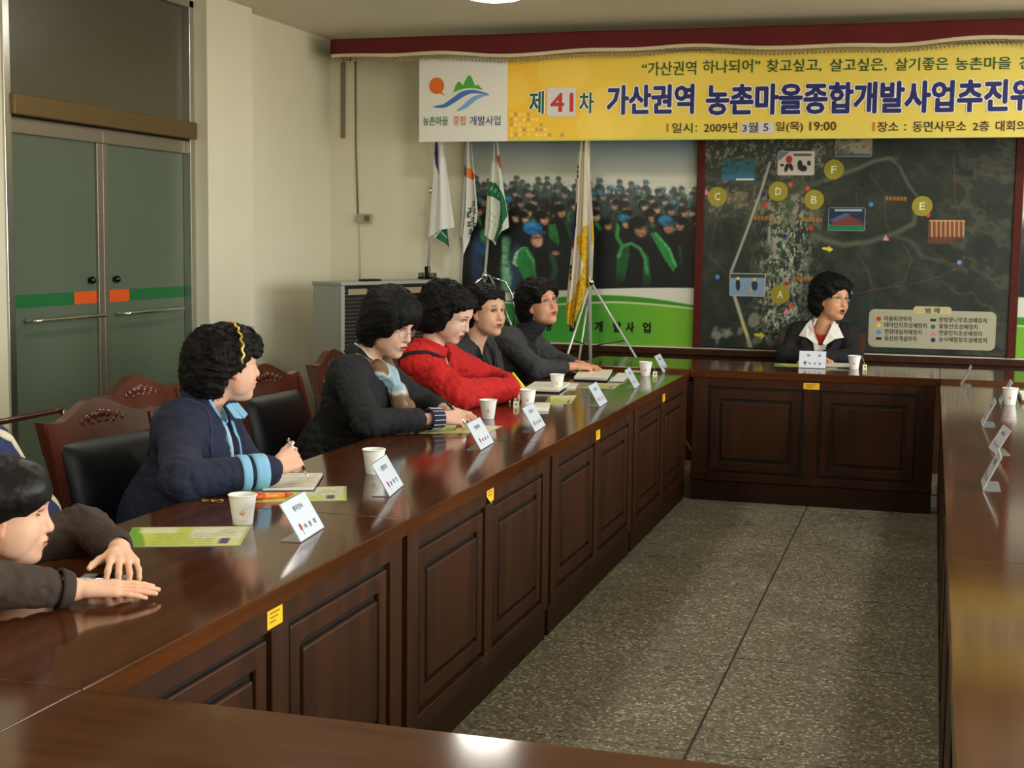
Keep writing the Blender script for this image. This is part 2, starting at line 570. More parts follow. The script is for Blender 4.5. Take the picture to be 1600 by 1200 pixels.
def tabletop(t, l, d):
    bm = bmesh.new()
    add_box(bm, .0008, l - .0008, 0, d, .706, TZ, .003, 2)
    return bm_obj('tabletop', bm, M_TOP, t, smooth=False)

XL, XR, Y0, L, D = -1.346, .0597, 2.015, 1.5424, .70
YE = Y0 + 4 * L
left_words = ['dark wood table with a notched yellow sticker, the boy leaning on it',
              'dark wood conference table with a peeling yellow sticker in the left row',
              'dark wood conference table with yellow sticker below the red-jacketed woman',
              'dark wood conference table with yellow sticker at the far end of the left row']
stk = ['plain0', 'peeled', 'plain', 'plain']
for k in range(4):
    t = thing('conference_table', left_words[k], 'table', (XL, Y0 + k * L, 0), PI / 2, 'conference tables in a ring')
    tabletop(t, L, D); table_front(t, L, None, sticker=stk[k])
right_words = ['dark wood conference table with empty glossy top, nearest of the right row',
               'dark wood conference table carrying the nearest clear name stand of the right row',
               'dark wood conference table of the right row under the white lettered name card',
               'dark wood conference table with paper cup and book, far end of the right row']
for k in range(4):
    t = thing('conference_table', right_words[k], 'table', (XR, Y0 + (k + 1) * L, 0), -PI / 2, 'conference tables in a ring')
    tabletop(t, L, D); table_front(t, L, None)
t = thing('conference_table', 'dark wood conference table with two square panels in front of the chairwoman', 'table', (XL, YE, 0), 0, 'conference tables in a ring')
tabletop(t, XR - XL, D); table_front(t, XR - XL, None, sticker='wide')
TZB = .771
t.scale = (1, 1, TZB / TZ)                 # the head table stands a little taller
t = thing('conference_table', 'reddish wood conference table with a lamp glare along the bottom of the picture', 'table', (XR, Y0, 0), PI, 'conference tables in a ring')
tabletop(t, XR - XL, D); table_front(t, XR - XL, None)

def corner_table(x, y, label):
    t = thing('corner_table', label, 'table', (x, y, 0), 0, 'square corner tables of the ring')
    bm = bmesh.new(); add_box(bm, .0008, D - .0008, .0008, D - .0008, .706, TZ, .003, 2); bm_obj('tabletop', bm, M_TOP, t)
    for a in (.03, D - .08):
        for b in (.03, D - .08):
            box('leg', a, a + .05, b, b + .05, 0, .706, M_WOOD, t, .004, 1)
    bm = bmesh.new(); add_box(bm, .05, D - .05, .05, .07, .62, .705); add_box(bm, .05, D - .05, D - .07, D - .05, .62, .705)
    bm_obj('apron', bm, M_WOOD, t)
    if y > 5: t.scale = (1, 1, TZB / TZ)
corner_table(XL - D, YE, 'square dark corner table mirroring the green poster, back left corner of the ring')
corner_table(XR, YE, 'square dark corner table beyond the right row of tables, below the map board')
corner_table(XL - D, Y0 - D, 'square corner table with olive sheen, bottom left corner of the picture')
corner_table(XR, Y0 - D, 'square corner table at the bottom right of the ring')

# ------------------------------------------------------------------ printed boards on the back wall
class Paint:
    """flat print: colours (0-255) of a grid of points, painted with soft-edged shapes in the units of u, v"""
    def __init__(s, u, v, base):
        s.u, s.v = u, v
        s.c = np.empty(u.shape + (3,)); s.c[:] = base
    def _mix(s, a, col, op=1.):
        s.c += (np.asarray(col, float) - s.c) * (np.clip(a, 0, 1) * op)[..., None]
    def ell(s, x, y, rx, ry, col, soft=1., rot=0., op=1.):
        R = max(rx, ry) + soft + 1
        m = (np.abs(s.u - x) < R) & (np.abs(s.v - y) < R)
        if not m.any(): return
        du, dv = s.u[m] - x, s.v[m] - y
        if rot:
            c, n = math.cos(rot), math.sin(rot)
            du, dv = du * c + dv * n, -du * n + dv * c
        k = np.sqrt((du / rx) ** 2 + (dv / ry) ** 2)
        a = np.clip((1 - k) * min(rx, ry) / soft + .5, 0, 1) * op
        s.c[m] += (np.asarray(col, float) - s.c[m]) * a[:, None]
    def line(s, pts, w, col, soft=1., op=1.):
        a = np.zeros(s.u.shape)
        P = np.asarray(pts, float)
        for p, q in zip(P[:-1], P[1:]):
            d = q - p
            x0, x1 = min(p[0], q[0]) - w - 2, max(p[0], q[0]) + w + 2
            y0, y1 = min(p[1], q[1]) - w - 2, max(p[1], q[1]) + w + 2
            m = (s.u > x0) & (s.u < x1) & (s.v > y0) & (s.v < y1)
            if not m.any(): continue
            du, dv = s.u[m] - p[0], s.v[m] - p[1]
            t_ = np.clip((du * d[0] + dv * d[1]) / (d @ d + 1e-9), 0, 1)
            dist = np.hypot(du - t_ * d[0], dv - t_ * d[1])
            a[m] = np.maximum(a[m], np.clip((w / 2 - dist) / soft + .5, 0, 1))
        s._mix(a, col, op)
    def rect(s, x0, y0, x1, y1, col, soft=1., op=1.):
        a = np.clip((s.u - x0) / soft + .5, 0, 1) * np.clip((x1 - s.u) / soft + .5, 0, 1) * np.clip((s.v - y0) / soft + .5, 0, 1) * np.clip((y1 - s.v) / soft + .5, 0, 1)
        s._mix(a, col, op)
    def poly(s, pts, col, op=1.):
        P = np.asarray(pts, float)
        ins = np.zeros(s.u.shape, bool)
        for (x0, y0), (x1, y1) in zip(P, np.roll(P, -1, 0)):
            if y0 == y1: continue
            c = ((s.v >= y0) != (s.v >= y1)) & (s.u < (x1 - x0) * (s.v - y0) / (y1 - y0) + x0)
            ins ^= c
        s._mix(ins.astype(float), col, op)

def vnoise(u, v, seed=0, octs=4, pers=.55):
    """value noise 0..1"""
    r = np.random.default_rng(seed)
    out = np.zeros(u.shape); amp, tot = 1., 0.
    for o in range(octs):
        T = r.random((64, 64))
        x, y = u * 2 ** o + 17.3 * o, v * 2 ** o + 5.1 * o
        xi, yi = np.floor(x).astype(int), np.floor(y).astype(int)
        fx, fy = x - xi, y - yi
        fx, fy = fx * fx * (3 - 2 * fx), fy * fy * (3 - 2 * fy)
        g = lambda a, b: T[(xi + a) % 64, (yi + b) % 64]
        out += amp * (g(0, 0) * (1 - fx) * (1 - fy) + g(1, 0) * fx * (1 - fy) + g(0, 1) * (1 - fx) * fy + g(1, 1) * fx * fy)
        tot += amp; amp *= pers
    return out / tot

M_PRINT = mat('printed_board', attr='Col', rough=.42)
M_PRINTM = mat('printed_cloth', attr='Col', rough=.75)
def printed(name, xs_, zs_, y, paint, parent, m, bulge=None):
    X, Z = np.meshgrid(xs_, zs_, indexing='ij')
    Y = np.full(X.shape, y) if bulge is None else y + bulge(X, Z)
    u, v = proj(np.stack([X, np.full(X.shape, y), Z], -1))
    c = paint(u, v)
    V, Fq = grid_mesh(np.stack([X, Y, Z], -1))
    return mesh_obj(name, V, Fq, m, parent, smooth=True, cols=lin(np.clip(c, 0, 255)).reshape(-1, 3))

MUR_Y, MAP_Y = BY - .02, BY - .05
def paint_mural(u, v):
    r = np.random.default_rng(11)
    v = v - .035 * (u - 1000)                      # level lines of the print
    t_ = np.clip((v - 215) / 62, 0, 1)[..., None]
    base = np.array([112, 134, 148]) * (1 - t_) + np.array([206, 206, 190]) * t_
    P = Paint(u, v, base)
    P._mix(np.clip((u - 1000) / 130, 0, 1) * np.clip((250 - v) / 60, 0, 1), (96, 112, 120), .4)
    P._mix(np.clip((vnoise(u / 30, v / 6, 5) - .5) * 3, 0, 1) * np.clip(1 - np.abs(v - 300) / 16, 0, 1) , (110, 130, 126), .5)
    P._mix(np.clip((v - 318) / 22, 0, 1), (42, 54, 50), .9)
    P._mix(np.clip((v - 370) / 60, 0, 1), (22, 28, 26), .9)
    def head(x, y, s, fd=1, cap=None, dark=1., hz=(120, 142, 142)):
        mixc = lambda c: np.array(c, float) * dark + (1 - dark) * np.array(hz, float)
        sf = max(1.3, s * .22)
        sk = mixc([(176, 128, 98), (156, 112, 86), (188, 144, 116)][r.integers(3)]); hr = mixc((20, 19, 20))
        P.ell(x, y, .95 * s, 1.08 * s, hr, sf)
        P.ell(x + .34 * s * fd, y + .28 * s, .64 * s, .78 * s, sk * .9, sf)
        P.ell(x + .46 * s * fd, y + .34 * s, .42 * s, .56 * s, sk * 1.12, sf)
        P.ell(x + .42 * s * fd, y + .13 * s, .42 * s, .10 * s, sk * .45, sf * .5, 0, .8)
        P.ell(x + .50 * s * fd, y + .68 * s, .22 * s, .09 * s, sk * .6, sf * .5, 0, .8)
        P.ell(x - .05 * s * fd, y - .45 * s, .92 * s, .55 * s, hr, sf)
        if cap is not None:
            cc = mixc(cap)
            P.ell(x - .02 * s, y - .55 * s, .98 * s, .62 * s, cc, sf); P.ell(x - .2 * s * fd, y - .75 * s, .5 * s, .3 * s, cc * 1.25, sf * 1.5)
            P.ell(x + .75 * s * fd, y - .22 * s, .62 * s, .17 * s, cc * .7, sf, .12 * fd)
    def body(x, y, s, dark=1., hz=(118, 138, 134), green=.6):
        mixc = lambda c: np.array(c, float) * dark + (1 - dark) * np.array(hz, float)
        sf = max(1.6, s * .3)
        P.ell(x, y + 2.9 * s, 1.9 * s, 2.1 * s, mixc([(20, 24, 28), (26, 36, 50), (30, 34, 34), (16, 18, 20), (40, 34, 32)][r.integers(5)]), sf)
        if r.random() < green:
            g_ = mixc([(34, 118, 54), (50, 140, 66), (26, 92, 46)][r.integers(3)])
            k = r.choice([-1, 1])
            P.line([(x + k * .3 * s, y + 1.3 * s), (x + k * .9 * s, y + 2.0 * s), (x + k * .8 * s, y + 3.6 * s)], .6 * s, g_, sf)
            if r.random() < .6: P.line([(x - k * .5 * s, y + 1.4 * s), (x - k * .9 * s, y + 3.2 * s)], .45 * s, g_ * .8, sf)
    blue = (34, 104, 136)
    for (yy, ss, step, dk, ca) in ((288, 4.6, 19, .40, .12), (298, 5.4, 16, .5, .2), (310, 6.6, 18, .64, .14), (323, 8.2, 21, .8, .12), (338, 10, 26, .92, .06)):
        for x in np.arange(726, 1096, step):
            xx_ = x + r.uniform(-.35, .35) * step; y_ = yy + r.uniform(-3.5, 3.5) + (5 if xx_ > 1030 else 0)
            if r.random() < .92:
                body(xx_, y_, ss, dk); head(xx_, y_, ss * r.uniform(.9, 1.1), r.choice([1, 1, -1]), blue if r.random() < ca else None, dk)
    P._mix(np.clip((v - 356) / 34, 0, 1), (18, 22, 23), .8)
    gv, gd = (44, 138, 64), (22, 84, 44)
    # the nearer rows
    for x, y, s_, c_, fd in ((760, 352, 9, None, 1), (803, 344, 10, None, 1), (818, 346, 9, None, 1), (847, 346, 10.5, None, 1), (874, 334, 10, None, 1), (947, 352, 9, None, 1), (1066, 348, 10, None, -1)):
        P.ell(x, y + 30, 17, 24, (16, 18, 20), 4); head(x, y, s_, fd, c_)
    P.poly([(856, 356), (868, 354), (874, 378), (872, 402), (860, 398)], (36, 122, 58), .9); P.line([(884, 350), (892, 372)], 6, gd, 4); P.line([(756, 372), (752, 402)], 12, (60, 140, 92), 5)
    P.ell(978, 392, 20, 36, (18, 21, 23), 4); P.line([(966, 352), (964, 372), (972, 384)], 6, gv, 3); head(975, 347, 10, 1, blue)
    P.ell(1000, 414, 36, 46, (17, 19, 21), 5)
    P.poly([(964, 400), (972, 384), (982, 380), (984, 400), (976, 440), (962, 448)], (24, 90, 46), .9); P.poly([(1006, 392), (1014, 400), (1018, 446), (1004, 446)], (26, 96, 48), .8)
    P.line([(966, 402), (972, 386), (986, 381), (1000, 388), (1008, 404), (1011, 426)], 4.5, (64, 156, 84), 4)
    head(996, 355, 15, 1)
    P.ell(1052, 410, 32, 48, (16, 18, 20), 5); P.poly([(1016, 364), (1026, 362), (1046, 384), (1058, 412), (1052, 424), (1036, 400)], (40, 130, 62), .95); P.line([(1024, 364), (1046, 388), (1056, 414)], 3, (84, 172, 100), 3); P.line([(1062, 384), (1066, 410)], 4, gd, 4); head(1040, 350, 12.5, 1, blue)
    P.ell(1080, 400, 14, 50, (14, 16, 18), 5)
    # the woman with the blue cap in front
    P.ell(846, 440, 42, 66, (22, 28, 36), 5); P.ell(803, 432, 12, 44, (42, 62, 86), 4, .12)
    P.poly([(800, 418), (804, 402), (816, 392), (824, 392), (816, 404), (808, 424)], (158, 198, 168), .95); P.poly([(812, 396), (824, 392), (838, 414), (842, 450), (822, 452), (806, 416)], (36, 126, 60), .95); P.line([(822, 396), (836, 420), (839, 446)], 3, (84, 170, 104), 3); P.line([(862, 404), (868, 424), (864, 444)], 8, gd, 5)
    P.ell(847, 418, 11, 34, (20, 18, 20), 4); P.ell(868, 400, 6, 3.5, (170, 124, 98), 2)
    P.ell(835, 378, 13, 14, (22, 20, 21), 2.5); P.ell(839, 381, 9.5, 11, (178, 130, 102), 3); P.ell(841, 383, 6.5, 8, (200, 152, 122), 3); P.ell(838, 377, 8, 1.4, (84, 58, 48), 1.5); P.ell(842, 388, 4.5, 1.6, (216, 196, 180), 1.4)
    P.ell(832, 362, 15, 11, (30, 112, 174), 2.5); P.ell(828, 357, 8, 5, (52, 142, 198), 4); P.ell(846, 368, 9, 3, (20, 80, 132), 2, .2)
    P.line([(790, 384), (786, 410), (792, 440), (788, 470)], 15, (116, 176, 138), 7); P.line([(782, 402), (794, 404)], 3, (56, 128, 84), 3); P.line([(782, 420), (794, 424)], 3, (56, 128, 84), 3)
    P.ell(774, 400, 10, 40, (18, 20, 24), 4); P.ell(745, 420, 9, 46, (34, 58, 84), 5); P.ell(752, 396, 9, 9, (32, 76, 124), 3)
    for _ in range(2):
        c_ = P.c; P.c = c_ * .5 + .125 * (np.roll(c_, 1, 0) + np.roll(c_, -1, 0) + np.roll(c_, 1, 1) + np.roll(c_, -1, 1))
    P.c *= (1 + (vnoise(u / 3.5, v / 3.5, 21, 3) - .5) * np.clip((v - 280) / 20, 0, 1) * .5)[..., None]
    P._mix(np.clip((v - 425) / 25, 0, 1) * (u > 880), (14, 16, 17), .8)
    # swooshes below the crowd
    w1 = 459 - 14 * np.clip((u - 850) / 180, -1, 1.6) + 6 * np.clip((u - 900) / 200, 0, 1) ** 2
    P._mix(np.clip((v - w1) / 2, 0, 1), (216, 216, 200))
    w2 = 474 - 12 * np.sin(np.clip((u - 830) / 260, 0, 1) * PI) + np.clip((840 - u) / 100, 0, 1) * 4
    P._mix(np.clip((v - w2) / 2, 0, 1), (60, 140, 30))
    w3 = 478 - 9 * np.sin(np.clip((u - 870) / 330, 0, 1) * PI) + np.clip((u - 960) / 120, 0, 1.2) * 7
    P._mix(np.clip((v - w3) / 2, 0, 1), (214, 222, 180))
    lg = np.clip((u - 780) / 260, 0, 1)[..., None]
    g2 = np.array([30, 132, 54]) * (1 - lg) + np.array([112, 176, 42]) * lg
    a = np.clip((v - w3 - 2.5) / 2, 0, 1)[..., None]
    P.c += (g2 - P.c) * a
    return P.c
mural = thing('mural_poster', 'wide wall poster of a seated crowd in green vests above a green band', 'poster', (0, 0, 0))
xsm = np.concatenate([np.arange(-3.255, -1.50, .0042), np.arange(-1.5, .45, .05), np.arange(.46, .75, .006), np.arange(.76, 2.9, .1)])
o = printed('poster_sheet', xsm, np.concatenate([np.arange(.791, 2.24, .0042), np.arange(2.25, 2.72, .05)]), MUR_Y, paint_mural, mural, M_PRINT)
M_BLACKINK = mat('black_ink', rgb(8, 12, 8), rough=.6)
def px_text(s, x0, y0, x1, y1, y, m, parent, bold=0., lift=.0012, loc=(0, 0, 0)):
    a, b = at(x0, (y0 + y1) / 2, y=y), at(x1, (y0 + y1) / 2, y=y)
    xm = (x0 + x1) / 2
    top, bot = at(xm, y0, y=y), at(xm, y1, y=y)
    return text_obj('lettering', s, m, parent, (0 - loc[0], y - loc[1], 0 - loc[2]), (1, 0, 0), (0, 0, 1), a[0], b[0], bot[2], top[2], bold, lift)
for ch, x in zip('농촌마을종합개발사업', (788, 800, 812, 830, 852, 888, 929, 958, 978, 1004)):
    px_text(ch, x - 0 if x > 870 else x, 501 + (x - 888) * .02, x + (13 if x > 870 else 11), 518 + (x - 888) * .02, MUR_Y, M_BLACKINK, mural, .045)

def paint_map(u, v):
    r = np.random.default_rng(3)
    v = v - .04 * (u - 1300)
    base = np.array([30, 40, 34])
    P = Paint(u, v, base)
    n = vnoise(u / 26, v / 26, 1, 5, .62)
    P._mix(np.clip((n - .5) * 3, 0, 1), (72, 74, 58), .6)
    P._mix(np.clip((.46 - n) * 4, 0, 1), (16, 24, 22), .8)
    # ridges of the hills
    rd = 1 - np.abs(vnoise(u / 44 + v / 160, v / 34 - u / 90, 8, 4, .55) - .5) * 2
    P._mix(np.clip((rd - .80) * 5, 0, 1) * np.clip((u - 1430) / 60, .35, 1), (92, 86, 68), .55)
    # the built-up valley
    bu = vnoise(u / 5.5 + v / 40, v / 7, 4, 4, .8)
    bu = .5 + (bu - .5) * 1.25
    val = np.exp(-((u - 1226 - (v - 420) * -.12) / 34) ** 2) * np.clip((v - 300) / 40, 0, 1) * np.clip((560 - v) / 60, 0, 1)
    P._mix(np.clip((bu - .46) * 7, 0, 1) * np.clip(val * 1.3, 0, 1), (176, 178, 156), .8)
    top_ = np.exp(-((v - 245) / 38) ** 2) * np.clip((1330 - u) / 50, 0, 1)
    P._mix(np.clip(top_, 0, 1), (74, 74, 62), .45)
    P._mix(np.clip((bu - .5) * 7, 0, 1) * top_, (160, 154, 138), .75)
    P._mix(np.clip((vnoise(u / 5, v / 5, 9, 2) - .55) * 8, 0, 1) * np.clip(val * 1.2 + top_, 0, 1), (30, 52, 34), .7)
    vb = vnoise(u / 3.2, v / 9, 14, 3, .8)
    P._mix(np.clip((vb - .6) * 9, 0, 1) * np.clip(val * 1.6, 0, 1), (206, 206, 186), .75)
    fld = np.exp(-((v - 322) / 26) ** 2) * np.clip((1290 - u) / 40, 0, 1)
    P._mix(np.clip(fld, 0, 1), (98, 92, 74), .4)
    P._mix(np.clip((bu - .5) * 6, 0, 1) * fld, (176, 170, 150), .6)
    for k in range(26):
        x = 1120 + r.random() * 150; y = 296 + r.random() * 50
        P.rect(x, y, x + 8 + r.random() * 14, y + 4 + r.random() * 9, [(120, 112, 88), (70, 76, 52), (140, 130, 104), (88, 92, 64)][r.integers(4)], 1.5, .5)
    # river and roads
    P.line([(1102, 287), (1180, 291), (1230, 290), (1275, 288), (1300, 275), (1340, 262), (1372, 246), (1400, 244)], 7, (70, 78, 62), 3, .8)
    P.line([(1290, 283), (1330, 266), (1365, 250), (1390, 243), (1405, 255), (1420, 285), (1432, 300)], 5, (112, 116, 94), 4, .6)
    P.line([(1432, 318), (1428, 344), (1400, 360), (1360, 375), (1318, 382), (1290, 376), (1270, 368)], 8, (112, 112, 92), 5, .6)
    P.line([(1400, 366), (1425, 372), (1440, 395), (1470, 402)], 6, (96, 94, 80), 5, .5)
    P.line([(1203, 258), (1190, 300), (1172, 352), (1155, 398), (1142, 432), (1142, 455), (1150, 478), (1160, 510), (1172, 545)], 4.2, (176, 172, 158), 2, .85)
    P.line([(1146, 462), (1162, 512), (1176, 555)], 5, (188, 182, 160), 2.5, .7)
    P.line([(1160, 510), (1168, 530)], 3, (214, 196, 70), 1.5, .9)
    P.line([(1222, 300), (1226, 360), (1216, 420), (1220, 480)], 2, (58, 120, 62), 1.5, .8)
    P.line([(1234, 305), (1238, 352)], 2, (58, 110, 62), 1.5, .6)
    P.line([(1205, 340), (1200, 380), (1216, 405), (1240, 420), (1238, 460), (1245, 495)], 3, (150, 156, 138), 2, .6)
    P.line([(1180, 520), (1210, 500), (1250, 495)], 2, (130, 150, 130), 2, .7)
    for k in range(9):
        x, y = 1110 + r.random() * 80, 520 + r.random() * 28
        P.ell(x, y, 4 + 8 * r.random(), 3 + 3 * r.random(), (148, 146, 130), 3, r.random() * 3, .6)
    P.ell(1178, 505, 9, 12, (140, 142, 132), 3, .3, .7)
    red = (150, 74, 42)
    for ln in ([(1118, 322), (1118, 360), (1108, 410), (1122, 420), (1140, 440)], [(1338, 300), (1338, 325), (1350, 330), (1365, 330)], [(1360, 272), (1384, 302), (1382, 340), (1390, 360)],
               [(1340, 395), (1358, 425), (1364, 450), (1410, 442), (1425, 400), (1410, 375)], [(1364, 450), (1336, 458)], [(1420, 440), (1470, 425), (1500, 408)], [(1458, 385), (1480, 402), (1500, 405)],
               [(1490, 235), (1492, 300), (1500, 330)], [(1255, 405), (1290, 425)], [(1176, 390), (1172, 430)], [(1172, 500), (1200, 510)]):
        P.line(ln, 1.2, red, 1.6, .6)
    for x, y, c in ((1133, 289, (214, 74, 40)), (1235, 291, (214, 74, 40)), (1262, 296, (214, 74, 40)), (1196, 326, (206, 50, 40)), (1267, 358, (200, 40, 40)), (1229, 446, (190, 34, 34)), (1236, 481, (214, 74, 40)),
                    (1361, 317, (70, 132, 196)), (1121, 440, (70, 132, 196)), (1329, 456, (70, 132, 196)), (1499, 402, (92, 152, 206)), (1193, 308, (34, 40, 110)), (1222, 307, (24, 24, 44)), (1226, 372, (30, 36, 100)),
                    (1434, 306, (34, 36, 80)), (1444, 315, (190, 40, 40)), (1450, 330, (214, 74, 40))):
        P.ell(x, y, 3.6, 3.6, c, 1)
    for x, y in ((1104, 308), (1384, 368), (1229, 488)):
        P.poly([(x - 5, y + 4), (x + 5, y + 4), (x, y - 5)], (222, 130, 160))
    for x0, y0, x1 in ((1178, 345, 1212), (1252, 344, 1286), (1384, 306, 1418), (1240, 437, 1272)):
        for k in range(6):
            P.rect(x0 + k * (x1 - x0) / 6, y0 - 3, x0 + (k + .75) * (x1 - x0) / 6, y0 + 3.5, (176, 112, 30), 1.5, .85)
    for x, y in ((1293, 389), (1187, 528)):
        P.poly([(x - 8, y - 2), (x + 2, y - 2), (x + 1, y - 5), (x + 9, y + 1), (x + 1, y + 6), (x + 2, y + 3), (x - 8, y + 1)], (222, 208, 60))
    return P.c
board = thing('map_board', 'dark satellite map board in a red brown frame behind the chairwoman', 'map', (0, 0, 0))
mx0, mx1 = at(1099, 380, y=MAP_Y)[0], at(1580, 400, y=MAP_Y)[0]
box('backing', mx0 - .05, mx1 + .05, BY - .048, BY - .022, .791, 2.6, M_GROOVE, board)
printed('map_sheet', np.arange(mx0, mx1, .0042), np.concatenate([np.arange(.80, 2.24, .0042), np.arange(2.25, 2.62, .06)]), MAP_Y, paint_map, board, M_PRINT)
box('frame_strip', mx0 - .055, mx0, BY - .065, BY - .02, .791, 2.62, M_FRAMEWOOD, board, .004)
box('frame_strip', mx1, mx1 + .055, BY - .065, BY - .02, .791, 2.62, M_FRAMEWOOD, board, .004)

def disc(px, py, rpx, m, name, parent, y, lift, n=28):
    c = at(px, py, y=y); r_ = rpx / 238
    v = [(c[0] + r_ * math.cos(2 * PI * k / n), y - lift, c[2] + r_ * math.sin(2 * PI * k / n)) for k in range(n)]
    return mesh_obj(name, v, [tuple(range(n - 1, -1, -1))], m, parent)
M_MARK = mat('olive_yellow_marker', rgb(152, 142, 40), rough=.5)
M_PALE = mat('pale_lettering', rgb(226, 224, 190), rough=.5)
for ch, x, y in (('A', 1219, 460), ('B', 1272, 312), ('C', 1121, 307), ('D', 1216, 299), ('E', 1441, 322), ('F', 1303, 265)):
    mk = disc(x, y, 15.5, M_MARK, 'map_marker', board, MAP_Y, .002)
    px_text(ch, x - 4.5, y - 6, x + 4.5, y + 6, MAP_Y - .002, M_PALE, mk, .02)

def rrect(x0, y0, x1, y1, r, y, n=5):
    """rounded rectangle given in picture pixels, on the wall plane y"""
    a, b = at(x0, (y0 + y1) / 2, y=y), at(x1, (y0 + y1) / 2, y=y)
    xm = (x0 + x1) / 2
    zt, zb = at(xm, y0, y=y)[2], at(xm, y1, y=y)[2]
    r = r / 238
    pts = []
    for cx_, cz_, a0 in ((b[0] - r, zt - r, 0), (a[0] + r, zt - r, 1), (a[0] + r, zb + r, 2), (b[0] - r, zb + r, 3)):
        for k in range(n + 1):
            t_ = (a0 + k / n) * PI / 2
            pts.append((cx_ + r * math.cos(t_), y, cz_ + r * math.sin(t_)))
    return pts
def plate(name, pts, m, parent, thick=.002):
    v, f = prism(pts, (0, -thick, 0))
    return mesh_obj(name, v, f, m, parent)

# inset photographs on the map: painted cards with a pale rim
def inset(x0, y0, x1, y1, rim, fn):
    c = plate('inset_photo', rrect(x0, y0, x1, y1, 3, MAP_Y - .001), rim, board, .002)
    a, b = at(x0 + 1.2, (y0 + y1) / 2, y=MAP_Y), at(x1 - 1.2, (y0 + y1) / 2, y=MAP_Y)
    xm = (x0 + x1) / 2
    zt, zb = at(xm, y0 + 1.2, y=MAP_Y)[2], at(xm, y1 - 1.2, y=MAP_Y)[2]
    printed('inset_print', np.linspace(a[0], b[0], 66), np.linspace(zb, zt, 44), MAP_Y - .0042, fn, c, M_PRINT)
M_RIM1 = mat('pale_photo_rim', rgb(190, 176, 180), rough=.5)
M_RIM2 = mat('blue_grey_photo_rim', rgb(120, 140, 150), rough=.5)
M_RIM3 = mat('dark_photo_rim', rgb(60, 84, 60), rough=.5)
def ph_lake(u, v):
    P = Paint(u, v, (40, 96, 110)); n_ = vnoise(u / 8, v / 5, 2)
    P._mix(np.clip((n_ - .5) * 5, 0, 1), (24, 66, 60), .9); P._mix(np.clip((v - 266) / 10, 0, 1), (38, 110, 150), .7)
    P.rect(1150, 279, 1178, 282, (220, 226, 214), 1); return P.c
def ph_ski(u, v):
    P = Paint(u, v, (206, 198, 186)); P.poly([(1216, 236), (1236, 236), (1216, 252)], (110, 120, 130)); P.rect(1240, 240, 1268, 244, (60, 54, 60), 1, .8)
    P.ell(1233, 249, 5, 6, (178, 46, 40), 1); P.ell(1229, 262, 3, 7, (20, 20, 24), 1, .3); P.ell(1236, 261, 3, 6, (20, 20, 24), 1, -.3)
    P.ell(1250, 258, 4, 8, (30, 32, 36), 1); P.ell(1255, 263, 6, 5, (34, 34, 38), 1); P.ell(1264, 255, 3, 4, (40, 40, 46), 1); P.ell(1222, 258, 3, 2, (20, 20, 24), 1); return P.c
def ph_roof(u, v):
    P = Paint(u, v, (126, 124, 112)); P.poly([(1306, 235), (1340, 218), (1366, 216), (1366, 244)], (150, 142, 124)); P._mix(np.clip((vnoise(u / 5, v / 5, 6) - .5) * 4, 0, 1), (66, 60, 52), .8)
    P.rect(1306, 240, 1368, 250, (46, 66, 86), 3, .7); return P.c
def ph_house(u, v):
    P = Paint(u, v, (22, 42, 70)); P.rect(1290, 350, 1360, 362, (28, 116, 66), 2)
    P.poly([(1300, 345), (1322, 334), (1346, 346), (1346, 352), (1300, 352)], (116, 52, 52)); P.poly([(1296, 344), (1320, 333), (1330, 335), (1306, 346)], (70, 92, 140))
    P.rect(1304, 327, 1347, 330, (216, 220, 214), 1, .8); P.ell(1352, 350, 5, 5, (26, 84, 70), 2); return P.c
def ph_wood(u, v):
    P = Paint(u, v, (120, 66, 40))
    for x in range(1455, 1508, 7): P.rect(x, 343, x + 2.5, 378, (206, 170, 120), 1, .8)
    P.rect(1450, 370, 1510, 384, (88, 44, 30), 2, .8); P.rect(1450, 340, 1510, 346, (206, 176, 130), 2, .8); P.ell(1498, 376, 8, 4, (60, 50, 50), 2); return P.c
def ph_walk(u, v):
    P = Paint(u, v, (126, 152, 176)); P.rect(1138, 426, 1196, 434, (40, 62, 40), 2)
    P.ell(1153, 445, 3.5, 9, (30, 36, 52), 1); P.ell(1153, 435, 2.5, 2.5, (226, 200, 150), 1); P.ell(1179, 446, 5, 8, (44, 50, 70), 1); P.ell(1179, 437, 2.6, 2.6, (206, 190, 80), 1); P.ell(1173, 452, 2, 5, (190, 170, 90), 1); return P.c
inset(1127, 247, 1181, 283, M_RIM3, ph_lake)
inset(1215, 236, 1273, 274, M_RIM1, ph_ski)
inset(1305, 214, 1363, 245, M_RIM2, ph_roof)
inset(1294, 324, 1352, 361, M_RIM2, ph_house)
inset(1450, 343, 1508, 381, M_RIM3, ph_wood)
inset(1140, 427, 1196, 463, M_RIM1, ph_walk)

# legend panel
M_LEG = mat('legend_panel', rgb(168, 164, 138), rough=.5)
M_LEG2 = mat('legend_title_tab', rgb(188, 180, 130), rough=.5)
leg = plate('legend_panel', rrect(1357, 485, 1556, 545, 9, MAP_Y - .001), M_LEG, board, .002)
tab = plate('legend_tab', rrect(1427, 479, 1487, 491, 5, MAP_Y - .0035), M_LEG2, leg, .001)
M_INK = mat('dark_ink', rgb(34, 30, 26), rough=.6)
px_text('범', 1446, 481, 1454, 489.5, MAP_Y - .0046, M_INK, tab, .02)
px_text('례', 1460, 481, 1468, 489.7, MAP_Y - .0046, M_INK, tab, .02)
lg_cols = [(204, 40, 30), (226, 204, 60), (66, 140, 204), (40, 26, 22), (40, 26, 22), (30, 112, 60), (216, 110, 150), (30, 34, 90)]
lg_txt = ['마을회관위치', '테마단지조성예정지', '전망대설치예정지', '등산로개설위치', '왕벚꽃나무조성예정지', '꽃동산조성예정지', '연꽃단지조성예정지', '농사체험장조성예정지']
